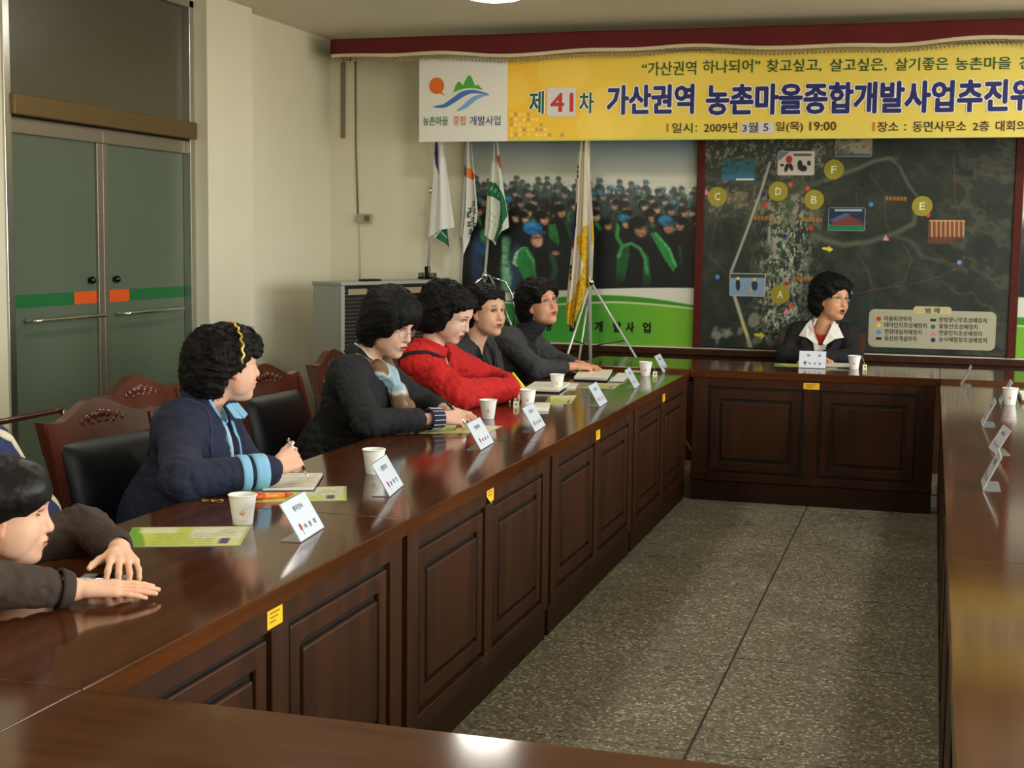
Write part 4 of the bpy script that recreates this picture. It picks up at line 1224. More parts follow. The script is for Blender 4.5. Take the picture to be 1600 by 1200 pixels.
# ------------------------------------------------------------------ carved wooden chairs
def chair_parts(t):
    """faces +x, seat centre at the origin"""
    W2, HT = .255, .915
    def back_x(z): return -.235 - .20 * max(0, z - .44) - .10 * max(0, z - .75)
    for s in (-1, 1):
        zs = [0, .2, .44, .6, .75, .88, HT]
        bm = bmesh.new()
        prev = None
        for z in zs:
            x = back_x(z) + (.02 if z < .1 else 0) * 0 - (.04 if z == 0 else .015 if z == .2 else 0)
            w = .019
            r = [bm.verts.new((x + dx, s * W2 + dy, z)) for dx, dy in ((-.02, -w), (.02, -w), (.02, w), (-.02, w))]
            if prev:
                for k in range(4): bm.faces.new((prev[k], prev[(k + 1) % 4], r[(k + 1) % 4], r[k]))
            else: bm.faces.new(r[::-1])
            prev = r
        bm.faces.new(prev)
        bmesh.ops.bevel(bm, geom=[e for e in bm.edges if abs(e.verts[0].co.z - e.verts[1].co.z) > .02], offset=.006, segments=2, affect='EDGES')
        bm_obj('back_post', bm, M_CHAIRWOOD, t)
        bm = bmesh.new()
        add_box(bm, .195, .235, s * .235 - .02, s * .235 + .02, 0, .42, .006)
        bm_obj('leg', bm, M_CHAIRWOOD, t)
        pts = [(back_x(.60) + .01, s * W2, .60), (-.1, s * .275, .61), (.06, s * .28, .60), (.14, s * .275, .58), (.17, s * .265, .53), (.19, s * .25, .42)]
        v, f = tube(pts, [.017, .02, .022, .022, .018, .016], 8)
        mesh_obj('arm', v, f, M_CHAIRWOOD, t, True)
    # arched crest rail
    n = 25
    P0, P1 = [], []
    for k in range(n):
        u = -1 + 2 * k / (n - 1)
        y = u * (W2 + .018)
        zt = HT + .018 + .052 * math.exp(-(u / .42) ** 2) - .012 * math.exp(-((abs(u) - .72) / .2) ** 2)
        zb = .830 + .018 * (1 - u * u)
        P0.append((y, zb)); P1.append((y, zt))
    v, f = [], []
    for side in (0, 1):
        for y, z in P0 + P1[::-1]:
            v.append((back_x(z) + (.018 if side else -.018) - .004, y, z))
    m_ = 2 * n
    f.append(tuple(range(m_ - 1, -1, -1))); f.append(tuple(range(m_, 2 * m_)))
    for k in range(m_): f.append((k, (k + 1) % m_, m_ + (k + 1) % m_, m_ + k))
    f[0] = f[0]; 
    cr = mesh_obj('crest_rail', v, f, M_CHAIRWOOD, t)
    # carving: a row of leaf bosses
    bm = bmesh.new()
    for k, (y, z, r_) in enumerate(((0, .935, .02), (.035, .93, .016), (-.035, .93, .016), (.07, .922, .014), (-.07, .922, .014), (.10, .914, .01), (-.10, .914, .01), (.018, .913, .011), (-.018, .913, .011), (.052, .908, .009), (-.052, .908, .009))):
        M_ = Matrix.Translation((back_x(z) + .014, y, z)) @ Matrix.Rotation(y * 9, 4, 'X') @ Matrix.Diagonal((.5, 1.35, .75, 1))
        bmesh.ops.create_icosphere(bm, subdivisions=2, radius=r_, matrix=M_)
    bm_obj('carved_leaves', bm, mat('worn_carving', rgb(84, 40, 24), rough=.22, coat=.4), cr, True)
    # padded back and seat
    def pad(name, f3, nu=14, nv=14):
        P = np.zeros((nu, nv, 3)); Q = np.zeros((nu, nv, 3))
        for i in range(nu):
            for j in range(nv):
                a, b = -1 + 2 * i / (nu - 1), -1 + 2 * j / (nv - 1)
                P[i, j], Q[i, j] = f3(a, b)
        v1, f1 = grid_mesh(P); v2, f2 = grid_mesh(Q)
        v = np.concatenate([v1, v2]); f = [tuple(q) for q in f1] + [tuple((q + len(v1))[::-1]) for q in f2]
        ring = [i * nv for i in range(nu)] + [(nu - 1) * nv + j for j in range(1, nv)] + [i * nv + nv - 1 for i in range(nu - 2, -1, -1)] + [j for j in range(nv - 2, 0, -1)]
        k = len(v1)
        for a, b in zip(ring, ring[1:] + ring[:1]): f.append((a, b, b + k, a + k))
        bm = bmesh.new()
        vs = [bm.verts.new(p) for p in v]
        for q in f: bm.faces.new([vs[x] for x in q])
        return bm_obj(name, bm, M_LEATHER, t, True)
    def sq(a): return math.copysign(abs(a) ** .75, a)
    def fb(a, b):
        y = sq(a) * (W2 - .022); z = .660 + sq(b) * .205
        e_ = (1 - abs(a) ** 4) * (1 - abs(b) ** 4)
        return (back_x(z) + .006 + .05 * e_ ** .5, y, z), (back_x(z) - .012, y, z)
    pad('back_cushion', fb)
    def fs(a, b):
        x = sq(a) * .225 - .01; y = sq(b) * .24
        e_ = (1 - abs(a) ** 4) * (1 - abs(b) ** 4)
        return (x, y, .425 + .055 * e_ ** .5), (x, y, .40)
    pad('seat_cushion', fs)
    bm = bmesh.new()
    add_box(bm, -.235, .225, -.255, -.225, .36, .415, .004, 1); add_box(bm, -.235, .225, .225, .255, .36, .415, .004, 1)
    add_box(bm, .19, .225, -.225, .225, .36, .415, .004, 1); add_box(bm, -.25, -.22, -.225, .225, .36, .415, .004, 1)
    bm_obj('seat_frame', bm, M_CHAIRWOOD, t)
    return t

def copy_thing(root, loc, rotz, label):
    c = root.copy(); COL.objects.link(c); c.location = loc; c.rotation_euler = (0, 0, rotz); c['label'] = label
    for ch in list(root.children):
        d = ch.copy(); COL.objects.link(d); d.parent = c
        for g in ch.children:
            h = g.copy(); COL.objects.link(h); h.parent = d
    return c
CH_G = 'carved wooden chairs with black leather'
CHAIRS = [((-2.24, 3.955), -.10, 'carved wooden armchair with black leather back behind the woman in navy, nearest full chair'),
          ((-2.52, 4.68), -.02, 'empty carved wooden chair pushed back from the table, beyond the woman in navy'),
          ((-2.31, 5.31), -.06, 'carved wooden chair with black leather behind the woman in the black jacket'),
          ((-2.36, 6.16), 0., 'carved wooden chair of the woman in red, only its left post in sight'),
          ((-2.42, 6.98), 0., 'carved wooden chair under the short-haired woman in the dark jacket'),
          ((-2.40, 7.76), 0., 'carved wooden chair under the woman in the grey cardigan'),
          ((-.69, 9.24), -PI / 2, 'carved wooden chair of the woman at the head table before the map'),
          ((-2.22, 2.47), 0., 'carved wooden chair under the boy at the left frame edge'),
          ((-2.62, 3.30), .10, 'carved wooden chair of the person cut off by the left frame edge')]
base_chair = None
for (p_, rz, lab) in CHAIRS:
    if base_chair is None:
        base_chair = thing('armchair', lab, 'chair', (p_[0], p_[1], 0), rz, CH_G)
        chair_parts(base_chair)
    else:
        copy_thing(base_chair, (p_[0], p_[1], 0), rz, lab)

# a plain open chair with a bent top rail, cut by the left frame edge
r0, r1 = at(-60, 664, x=-3.5), at(98, 655, x=-3.5)
zr = (r0[2] + r1[2]) / 2
t = thing('open_chair', 'dark chair with a thin bent top rail before the door glass, at the left edge', 'chair', (-3.3, (r0[1] + r1[1]) / 2, 0), 0)
hw = (r1[1] - r0[1]) / 2
tube_obj('top_rail', [(-.20 - .05 * (1 - u * u), u * hw, zr + .014 * u * u) for u in np.linspace(-1, 1, 15)], .013, M_CHAIRWOOD, t, 8)
for sd in (-1, 1):
    tube_obj('back_post', [(-.20, sd * hw, zr + .014), (-.20, sd * hw * .98, .42), (-.24, sd * hw * .96, .002)], .015, M_CHAIRWOOD, t, 8)
    tube_obj('leg', [(.2, sd * hw * .9, .42), (.22, sd * hw * .92, .002)], .016, M_CHAIRWOOD, t, 8)
box('seat', -.22, .23, -hw, hw, .40, .45, M_LEATHER, t, .018, 3, True)

# ------------------------------------------------------------------ things on the tables
M_CARD = mat('white_card', rgb(214, 222, 232), rough=.35, coat=.4)
M_ACRYL = mat('clear_acrylic', rgb(226, 232, 230), rough=.08, trans=.85, ior=1.45)
M_CINK = mat('card_ink', rgb(44, 52, 74), rough=.6)
M_FLOWER = mat('flower_print', rgb(170, 50, 70), rough=.6)
M_STEM = mat('stem_print', rgb(96, 120, 90), rough=.6)
CARD_G = 'name cards in clear L-shaped stands'
def name_card(p0, p1, back, label, top, low, lean=.055, h=.093, z=TZ):
    """p0 -> p1 the lower edge read left to right; back = unit vector towards the sitter"""
    p0, p1, back = np.array(p0, float), np.array(p1, float), np.array([back[0], back[1], 0.])
    c = (p0 + p1) / 2
    w = np.linalg.norm(p1 - p0)
    X = (p1 - p0) / w; X = np.array([X[0], X[1], 0])
    bk = back - X * (back @ X); bk /= np.linalg.norm(bk)
    t = thing('name_card', label, 'name card', (c[0], c[1], z), 0, CARD_G)
    up = bk * lean + np.array([0, 0, h]); Lh = np.linalg.norm(up); up /= Lh
    N = np.cross(X, up)
    o = np.array([0, 0, .0025])
    def slab(name, a0, a1, b0, b1, th, off, m, par):
        q = [o + X * a + up * b + N * off for a, b in ((a0, b0), (a1, b0), (a1, b1), (a0, b1))]
        v, f = prism(q, -N * th)
        return mesh_obj(name, v, f, m, par)
    slab('card_sheet', -w / 2, w / 2, .001, Lh, .0016, 0, M_CARD, t)
    slab('stand_back', -w / 2 - .002, w / 2 + .002, 0, Lh + .002, .002, -.0018, M_ACRYL, t)
    q = [X * a + bk * b + np.array([0, 0, .0003]) for a, b in ((-w / 2 - .002, 0), (w / 2 + .002, 0), (w / 2 + .002, .055), (-w / 2 - .002, .055))]
    v, f = prism(q, (0, 0, .0022)); mesh_obj('stand_foot', v, f, M_ACRYL, t)
    tx = lambda s_, a0, a1, b0, b1: text_obj('lettering', s_, M_CINK, t, o, X, up, a0 * w, a1 * w, b0 * Lh, b1 * Lh, .02, .0006)
    if ' ' in top:
        tx(top[0], -.22, -.10, .66, .82); tx(top[-1], .20, .32, .66, .82)
    else:
        tx(top, -.2, .17, .68, .82)
    for k, ch in enumerate(low):
        tx(ch, -.14 + k * .19, -.05 + k * .19, .20, .33)
    cx_, cz_ = -.27 * w, .30 * Lh
    pts = [o + X * (cx_ + .009 * math.cos(a) * (1 + .25 * math.cos(5 * a))) + up * (cz_ + .010 * math.sin(a) * (1 + .25 * math.cos(5 * a))) + N * .0006 for a in np.linspace(0, 2 * PI, 20, endpoint=False)]
    mesh_obj('flower_print', pts, [tuple(range(20))], M_FLOWER, t)
    q = [o + X * (cx_ + a) + up * (cz_ + b) + N * .0007 for a, b in ((-.0012, -.006), (.0012, -.006), (.005, -.022), (.003, -.023))]
    mesh_obj('stem_print', q, [(0, 3, 2, 1)], M_STEM, t)
    return t
LB = (-1, 0)
name_card((-1.490, 3.186), (-1.511, 3.372), LB, 'tilted name card at the near end, beside the leaflet and first paper cup', '총무간사', '이춘정')
name_card((-1.513, 3.850), (-1.546, 4.045), LB, 'tilted name card beside the second paper cup, in front of the woman in navy', '감정고의', '황정인')
name_card((-1.545, 4.827), (-1.560, 5.030), LB, 'tilted name card in front of the writing hand of the woman in black', '위원회', '이병자')
name_card((-1.490, 5.365), (-1.507, 5.575), LB, 'tilted name card in front of the paper cup with a tea tag', '감사', '김영희')
name_card((-1.445, 6.300), (-1.458, 6.510), LB, 'tilted name card standing alone past the middle of the left row', '감사', '오영숙')
name_card((-1.456, 7.150), (-1.472, 7.350), LB, 'tilted name card beside the last paper cup of the left row', '총무', '박순자')
name_card((-1.485, 8.110), (-1.492, 8.320), LB, 'tilted name card in the far corner of the table ring', '이사', '최정임')
name_card((-.750, 8.545), (-.594, 8.545), (0, 1), 'white name card facing the camera in front of the chairwoman', '회   장', '변옥림', .03, .098, TZB)
RB = (1, 0)
name_card((.174, 4.780), (.174, 4.594), RB, 'name card seen edge-on, nearest on the right table', '위원', '김정수', .05, .105)
name_card((.225, 5.585), (.243, 5.405), RB, 'name card on the right table with its lettered face in view', '위원', '서남석', .05, .09)
name_card((.222, 6.420), (.222, 6.237), RB, 'name card seen edge-on beyond the lettered card on the right table', '위원', '이상호', .05, .105)
name_card((.333, 7.350), (.333, 7.170), RB, 'name card leaning in front of the paper cup on the right table', '위원', '정기영', .05, .105)
name_card((.165, 8.160), (.165, 7.980), RB, 'name card seen edge-on at the far end of the right table', '위원', '강태식', .05, .105)

# paper cups with a small printed emblem
def cup_mesh():
    n, prof = 48, []
    H, r0, r1 = .078, .0255, .0365
    prof = [(.0, .004), (r0 - .002, .004), (r0 - .001, 0), (r0, 0)]
    rows = 30
    for k in range(1, rows + 1): prof.append((r0 + (r1 - r0) * k / rows, H * k / rows))
    prof += [(r1 + .0022, H), (r1 + .0026, H + .0018), (r1 + .001, H + .0034), (r1 - .0012, H + .0024), (r1 - .002, H - .002), (r0 - .001, .006), (0, .006)]
    v, f = lathe(prof, n)
    v = np.array(v)
    ang = np.degrees(np.arctan2(v[:, 1], v[:, 0])); z = v[:, 2]
    c = np.tile(np.array([236., 236., 230.]), (len(v), 1))
    i0, i1 = 4 * n, (4 + rows) * n
    out = np.zeros(len(v), bool); out[i0:i1] = True
    P = Paint(ang, z * 1000, (236, 236, 230))
    org = (214, 150, 96)
    for a, b in ((8, 40), (-2, 36), (16, 36), (3, 31), (13, 30), (8, 33)): P.ell(a, b, 6, 2.2, org, 1.5, .3 * (a - 8) / 10)
    P.line([(-22, 43), (0, 48), (24, 47), (36, 42)], 1.6, (226, 206, 186), 1.5); P.line([(-24, 33), (-6, 28)], 1.4, (226, 206, 186), 1.5)
    P.line([(-32, 17), (40, 17)], 1.2, (200, 200, 196), 1.5); P.line([(-26, 13), (34, 13)], 1, (206, 206, 202), 1.5)
    c[out] = P.c[out]
    o = mesh_obj('cup_body', v, f, mat('paper_cup', attr='Col', rough=.5), None, True, lin(c))
    me = o.data; bpy.data.objects.remove(o)
    return me
CUP = cup_mesh()
M_TEA = mat('tea_tag_paper', rgb(222, 226, 186), rough=.6)
def cup(x, y, label, tagd=None, s=1., z=TZ):
    t = thing('paper_cup', label, 'cup', (x, y, z), 0, 'white paper cups on the tables')
    a = math.atan2(-y, -x)
    o = bpy.data.objects.new('cup_body', CUP); link(o, t); o.rotation_euler = (0, 0, a - math.radians(10)); o.scale = (s,) * 3
    if tagd:
        dx, dy = tagd
        d = np.array([dx, dy, 0]) / math.hypot(dx, dy)
        e_ = d * .062 * s
        X = np.array([.96, .28, 0])
        q = [e_ + X * a_ + np.array([0, 0, b_]) for a_, b_ in ((-.013, .0005), (.013, .0005), (.012, .029), (-.012, .029))]
        v, f = prism(q, np.cross(X, (0, 0, 1)) * -.002); g = mesh_obj('tea_tag', v, f, M_TEA, t)
        n_ = np.cross(X, (0, 0, 1)) * .0008
        q2 = [e_ + n_ + X * a_ + np.array([0, 0, b_]) for a_, b_ in ((-.006, .009), (.006, .009), (.006, .021), (-.006, .021))]
        mesh_obj('tag_print', q2, [(0, 1, 2, 3)], mat('tag_green_print', rgb(120, 150, 50), rough=.6), g)
        v, f = tube([d * .037 * s + np.array([0, 0, .079 * s]), d * .05 * s + np.array([0, 0, .06]), e_ + np.array([0, 0, .029])], .0007, 5)
        mesh_obj('string', v, f, M_TEA, t)
    return t
cup(-1.735, 3.345, 'white paper cup with orange emblem standing on the near leaflet')
cup(-1.717, 4.222, 'white paper cup with orange emblem beside the notebook of the woman in navy')
cup(-1.800, 5.715, 'white paper cup in front of the red-jacketed woman, nearer of two')
cup(-1.757, 6.18, 'white paper cup with a loose tea tag before the red-jacketed woman', (-.7, -.75))
cup(-1.823, 6.955, 'white paper cup in front of the stack of dark books')
cup(-1.548, 7.885, 'white paper cup with a pale green tag at the far end of the left row', (.9, -.3))
cup(-.430, 8.60, 'white paper cup with a tea tag beside the chairwoman', (.98, .1), 1., TZB)
cup(.378, 7.18, 'white paper cup on the right table at the picture edge')

# leaflets, notebooks and pens
M_PAPER = mat('printed_paper', attr='Col', rough=.4)
M_PAPERW = mat('white_paper', rgb(228, 226, 212), rough=.5)
def sheet(name, q, z, th, fn, parent, nu=56, nv=32, curl=0.):
    """q: four corners (x, y): u along q0->q1, v along q0->q3"""
    q = np.array([(a[0], a[1]) for a in q], float)
    U, V = np.meshgrid(np.linspace(0, 1, nu), np.linspace(0, 1, nv), indexing='ij')
    XY = (q[0] * ((1 - U) * (1 - V))[..., None] + q[1] * (U * (1 - V))[..., None] + q[2] * (U * V)[..., None] + q[3] * ((1 - U) * V)[..., None])
    Z = z + th + curl * (U - .5) ** 2
    P = np.concatenate([XY, Z[..., None]], -1) - np.array(parent.location)
    P2 = P.copy(); P2[..., 2] -= th
    v1, f1 = grid_mesh(P); v2, f2 = grid_mesh(P2)
    k = len(v1)
    ring = [i * nv for i in range(nu)] + [(nu - 1) * nv + j for j in range(1, nv)] + [i * nv + nv - 1 for i in range(nu - 2, -1, -1)] + [j for j in range(nv - 2, 0, -1)]
    f = [tuple(a) for a in f1] + [tuple((a + k)[::-1]) for a in f2] + [(a, b, b + k, a + k) for a, b in zip(ring, ring[1:] + ring[:1])]
    P_ = Paint(U * 100, V * 60, (230, 230, 216)); fn(P_)
    c = np.concatenate([P_.c.reshape(-1, 3), np.full((k, 3), 200.)])
    A2 = (XY[1, 0] - XY[0, 0])[0] * (XY[0, 1] - XY[0, 0])[1] - (XY[1, 0] - XY[0, 0])[1] * (XY[0, 1] - XY[0, 0])[0]
    if A2 < 0: f = [a[::-1] for a in f]
    return mesh_obj(name, np.concatenate([v1, v2]), f, M_PAPER, parent, False, lin(np.clip(c, 0, 255)))
def pr_leaf(P, seed=0, rich=True):
    r = np.random.default_rng(seed)
    P._mix(np.ones(P.u.shape), (196, 206, 84))
    P._mix(np.clip((P.u - 42) / 40, 0, 1), (214, 216, 150), .8)
    P.poly([(0, 0), (20, 0), (6, 60), (0, 60)], (112, 164, 40))
    P.rect(52, 22, 98, 57, (226, 226, 214), 6, .8); P.rect(8, 40, 40, 57, (222, 224, 206), 5, .8)
    for k in range(7):
        y = 5 + k * 5.2
        x = 20 + r.random() * 6
        while x < 74:
            w = 2 + r.random() * 9
            P.rect(x, y, min(x + w, 76), y + 1.6, (130, 146, 66), 1, .8); x += w + 2
    P.rect(80, 6, 88, 22, (52, 56, 88), 1.5, .9)
    for k in range(4): P.rect(74, 30 + k * 5, 92 - 3 * k, 32 + k * 5, (160, 160, 120), 1, .7)
    P.ell(86, 40, 4, 2, (214, 176, 70), 1)
    P.rect(98, 0, 100, 60, (150, 190, 60), 1); P.rect(0, 0, 100, 1.5, (150, 190, 60), 1)
def leaf(q, label, z=TZ + .0004, seed=0, name='leaflet', th=.0012, fn=None):
    q = [at(a[0], a[1], z=TZ) for a in q] if max(abs(q[0][0]), abs(q[0][1])) > 20 else q
    c = np.mean([(a[0], a[1]) for a in q], 0)
    t = thing(name, label, 'leaflet', (c[0], c[1], TZ), 0, 'green printed leaflets on the tables')
    sheet('printed_sheet', q, z, th, fn or (lambda P: pr_leaf(P, seed)), t)
    return t
leaf([(190, 855), (375, 853), (393, 823), (207, 825)], 'yellow green printed leaflet lying flat beside the near paper cup')
leaf([(378, 785.5), (541.5, 782), (541.5, 760), (395, 765)], 'yellow green leaflet under the orange highlighter and open notebook', seed=1)
leaf([(655, 677), (765, 676), (786, 666), (690, 664)], 'yellow leaflet under the writing hand of the woman in black', seed=2)
leaf([(850, 632), (893, 631), (901, 618), (858, 619)], 'narrow green leaflet before the red-jacketed woman', seed=3)
leaf([(905, 606), (960, 607.5), (971, 600), (930, 599)], 'green leaflet lying just beyond the fifth paper cup', seed=4)
leaf([(985, 582), (1003, 581.5), (1005, 577), (985, 577)], 'green leaflet edge behind the last paper cup of the left row', seed=5)
leaf([(-.90, 8.60), (-.53, 8.60), (-.53, 8.80), (-.92, 8.80)], 'yellow leaflet lying under the arms of the chairwoman', z=TZB + .0004, seed=6)

def notebook(q, label, cover, name='notebook', th=.012, z=TZ + .0004, lines=True, cat='notebook', group=None):
    q = [at(a[0], a[1], z=TZ + th) for a in q] if max(abs(q[0][0]), abs(q[0][1])) > 20 else q
    q = np.array([(a[0], a[1]) for a in q], float)
    c = q.mean(0)
    t = thing(name, label, cat, (c[0], c[1], TZ), 0, group)
    big = c + (q - c) * 1.035
    v, f = prism([(p[0] - c[0], p[1] - c[1], z - TZ) for p in big], (0, 0, th * .35))
    mesh_obj('cover', v, f, cover, t)
    def pn(P):
        P._mix(np.ones(P.u.shape), (232, 230, 212))
        if lines:
            for k in range(8): P.rect(6, 6 + k * 6.5, 94, 7.2 + k * 6.5, (196, 200, 190), 1, .7)
            for k in range(10): P.rect(50 + k * 4.4, 3.5, 52.4 + k * 4.4, 6, (110, 110, 110), 1, .9)
    sheet('pages', q, z + th * .36, th * .62, pn, t, 40, 24)
    return t
M_COVN = mat('dark_navy_cover', rgb(26, 34, 52), rough=.4)
M_COVB = mat('black_cover', rgb(20, 20, 22), rough=.4)
M_COVG = mat('grey_cover', rgb(128, 132, 136), rough=.5)
notebook([(410, 763), (490, 762), (504, 739), (432, 739)], 'open white notebook with dark cover under the hand of the woman in navy', M_COVN)
notebook([(818, 607), (873, 609), (891, 597), (836, 596)], 'black covered book with a pale cover sheet behind the fifth paper cup', M_COVB, 'book', .018, lines=False, cat='book', group='books on the left row')
notebook([(897, 589), (948, 591), (957, 577.5), (906, 577)], 'thick pale book under the hand of the woman in the grey cardigan', M_COVB, 'book', .02, lines=False, cat='book', group='books on the left row')
notebook([(953, 594.5), (973, 595), (987, 583), (966, 582.5)], 'grey folder lying beside the thick pale book at the far end', M_COVG, 'folder', .008, lines=False, cat='folder')
notebook([(833, 637), (857, 637), (859, 629), (836, 628.5)], 'small white notepad beside the tea-tagged paper cup', M_PAPERW, 'notepad', .014, cat='notepad')
notebook([(872, 604), (898, 604.5), (903, 599), (879, 598)], 'small white pad lying between the two dark books', M_PAPERW, 'notepad', .010, cat='notepad')
notebook([(.44, 7.30), (.44, 7.60), (.74, 7.60), (.74, 7.30)], 'brown edged book lying beside the cup on the right table', mat('brown_cover', rgb(96, 66, 44), rough=.5), 'book', .03, lines=False, cat='book')
notebook([(-.60, 8.64), (-.46, 8.64), (-.46, 8.84), (-.60, 8.84)], 'open white booklet beside the name card of the chairwoman', M_COVB, 'booklet', .014, z=TZB + .0004, lines=False, cat='booklet')

def pen(a, b, r, label, body, tip, name='pen', cat='pen', cap=None):
    a, b = np.array(a, float), np.array(b, float)
    t = thing(name, label, cat, tuple(a), 0)
    d = b - a
    v, f = tube([a * 0, d * .78], r, 10); mesh_obj('barrel', v, f, body, t, True)
    v, f = tube([d * .78, d * .9, d], [r * .98, r * .7, r * .2], 10); mesh_obj('tip', v, f, tip, t, True)
    if cap is not None:
        v, f = tube([-d * .01, d * .3], r * 1.12, 10); mesh_obj('cap', v, f, cap, t, True)
        v, f = tube([d * .02 + [0, 0, r * 1.5], d * .25 + [0, 0, r * 1.5]], r * .3, 6); mesh_obj('clip', v, f, cap, t, True)
    return t
M_ORP = mat('orange_plastic', rgb(230, 120, 40), rough=.3, coat=.5)
M_ORD = mat('red_orange_plastic', rgb(196, 74, 34), rough=.3)
pa, pb = at(393, 777, z=TZ + .010), at(458, 772, z=TZ + .010)
pen(pa, pb, .0085, 'orange highlighter pen lying on the leaflet before the woman in navy', M_ORP, M_ORD, 'highlighter', 'pen', M_ORD)
# small gold strip and the phone under the boy's hand
ga = at(329, 782, z=TZ)
t = thing('gold_strip', 'small wavy gold strip lying on the table before the woman in navy', 'ornament', (ga[0], ga[1], TZ))
P_ = np.zeros((14, 3, 3))
for i in range(14):
    for j in range(3):
        P_[i, j] = ((i / 13 - .5) * .056, (j - 1) * .008 * (1.2 - .5 * math.cos(i)) + (i / 13 - .5) * .016, .002 + .002 * math.sin(i * 1.1))
v, f = grid_mesh(P_)
M_GOLD = mat('gold', rgb(214, 178, 92), rough=.3, metal=.8)
o = mesh_obj('strip_body', v, f, M_GOLD, t, True); o.modifiers.new('thick', 'SOLIDIFY').thickness = .0012
v, f = lathe([(0, .004), (.006, .0035), (.007, .001), (0, .0005)], 10); mesh_obj('strip_end', [(p[0] + .03, p[1] + .009, p[2]) for p in v], f, M_GOLD, t, True)
pc = at(163, 903, z=TZ + .01)
t = thing('mobile_phone', 'silver mobile phone lying under the fingers of the boy', 'phone', (pc[0] - .004, pc[1], TZ), .25)
box('phone_body', -.048, .048, -.022, .022, .0006, .014, mat('silver_plastic', rgb(190, 192, 194), rough=.25, metal=.6), t, .005, 3, True)
box('screen', -.012, .040, -.017, .017, .0138, .0148, mat('phone_screen', rgb(24, 28, 34), rough=.1), t, .001)
box('keypad', -.043, -.016, -.016, .016, .0138, .0148, mat('phone_keys', rgb(120, 124, 128), rough=.4), t, .001)

# ------------------------------------------------------------------ figures: smooth distance fields turned into meshes
def nrm(v):
    v = np.asarray(v, float); return v / (np.linalg.norm(v) + 1e-12)

class Field:
    def __init__(s):
        s.p = []
        s.post = None
    def cap(s, a, b, ra, rb=None, k=.02, op='u', sc=None):
        """tapered capsule; sc=(axis, factor) flattens it across an axis"""
        rb = ra if rb is None else rb
        s.p.append(('c', np.asarray(a, float), np.asarray(b, float), ra, rb, k, op, sc)); return s
    def chain(s, pts, rs, k=.02, op='u'):
        for i in range(len(pts) - 1): s.cap(pts[i], pts[i + 1], rs[i], rs[i + 1], k, op)
        return s
    def ell(s, c, r, R=None, k=.02, op='u'):
        s.p.append(('e', np.asarray(c, float), np.asarray(r, float), np.eye(3) if R is None else np.asarray(R, float), 0, k, op, None)); return s
    @staticmethod
    def dist(q, X, Y, Z):
        if q[0] == 'c':
            a, b, ra, rb, sc = q[1], q[2], q[3], q[4], q[7]
            ba = b - a; L2 = ba @ ba + 1e-12
            px, py, pz = X - a[0], Y - a[1], Z - a[2]
            t = np.clip((px * ba[0] + py * ba[1] + pz * ba[2]) / L2, 0, 1)
            dx, dy, dz = px - t * ba[0], py - t * ba[1], pz - t * ba[2]
            if sc is not None:
                ax, f = sc
                w = (dx * ax[0] + dy * ax[1] + dz * ax[2]) * (1 / f - 1)
                dx, dy, dz = dx + w * ax[0], dy + w * ax[1], dz + w * ax[2]
            d = np.sqrt(dx * dx + dy * dy + dz * dz) - (ra + (rb - ra) * t)
            return d * (min(1, sc[1]) if sc is not None else 1)
        c, r, R = q[1], q[2], q[3]
        px, py, pz = X - c[0], Y - c[1], Z - c[2]
        l = [(R[0, i] * px + R[1, i] * py + R[2, i] * pz) for i in range(3)]
        k0 = np.sqrt((l[0] / r[0]) ** 2 + (l[1] / r[1]) ** 2 + (l[2] / r[2]) ** 2)
        k1 = np.sqrt((l[0] / r[0] ** 2) ** 2 + (l[1] / r[1] ** 2) ** 2 + (l[2] / r[2] ** 2) ** 2)
        return k0 * (k0 - 1) / (k1 + 1e-9)
    @staticmethod
    def bounds(q, m):
        if q[0] == 'c':
            r = max(q[3], q[4]) * (max(1, q[7][1]) if q[7] is not None else 1) + m
            return np.minimum(q[1], q[2]) - r, np.maximum(q[1], q[2]) + r
        e = np.abs(q[3]) @ q[2] + m
        return q[1] - e, q[1] + e
    @staticmethod
    def mix(A, d, k, op):
        if op == 'u':
            h = np.maximum(k - np.abs(A - d), 0) / k
            return np.minimum(A, d) - h * h * k * .25
        d = -d
        h = np.maximum(k - np.abs(A - d), 0) / k
        return np.maximum(A, d) + h * h * k * .25
    def ev(s, P):
        P = np.asarray(P, float)
        A = np.full(P.shape[:-1], 1.)
        for q in s.p:
            A = s.mix(A, s.dist(q, P[..., 0], P[..., 1], P[..., 2]), q[5], q[6])
        return A
    def mesh(s, h, lo=None, hi=None):
        bs = [s.bounds(q, 0) for q in s.p if q[6] == 'u']
        l = np.min([b[0] for b in bs], 0) - 3 * h - .012
        u = np.max([b[1] for b in bs], 0) + 3 * h + .012
        if lo is not None: l = np.maximum(l, lo)
        if hi is not None: u = np.minimum(u, hi)
        n = np.ceil((u - l) / h).astype(int) + 1
        D = np.full(n, .06, np.float32)
        ax = [l[i] + h * np.arange(n[i]) for i in range(3)]
        for q in s.p:
            b0, b1 = s.bounds(q, q[5] + 2.5 * h)
            i0 = np.clip(np.floor((b0 - l) / h).astype(int), 0, n); i1 = np.clip(np.ceil((b1 - l) / h).astype(int) + 1, 0, n)
            if (i1 <= i0).any(): continue
            sl = tuple(slice(a, b) for a, b in zip(i0, i1))
            X = ax[0][sl[0]][:, None, None]; Y = ax[1][sl[1]][None, :, None]; Z = ax[2][sl[2]][None, None, :]
            D[sl] = s.mix(D[sl], s.dist(q, X, Y, Z), q[5], q[6])
        if s.post is not None:
            m = np.abs(D) < .03
            I = np.nonzero(m)
            P = np.stack([ax[k][I[k]] for k in range(3)], -1)
            D[m] += s.post(P).astype(np.float32)
        return surface_net(D, l, h)

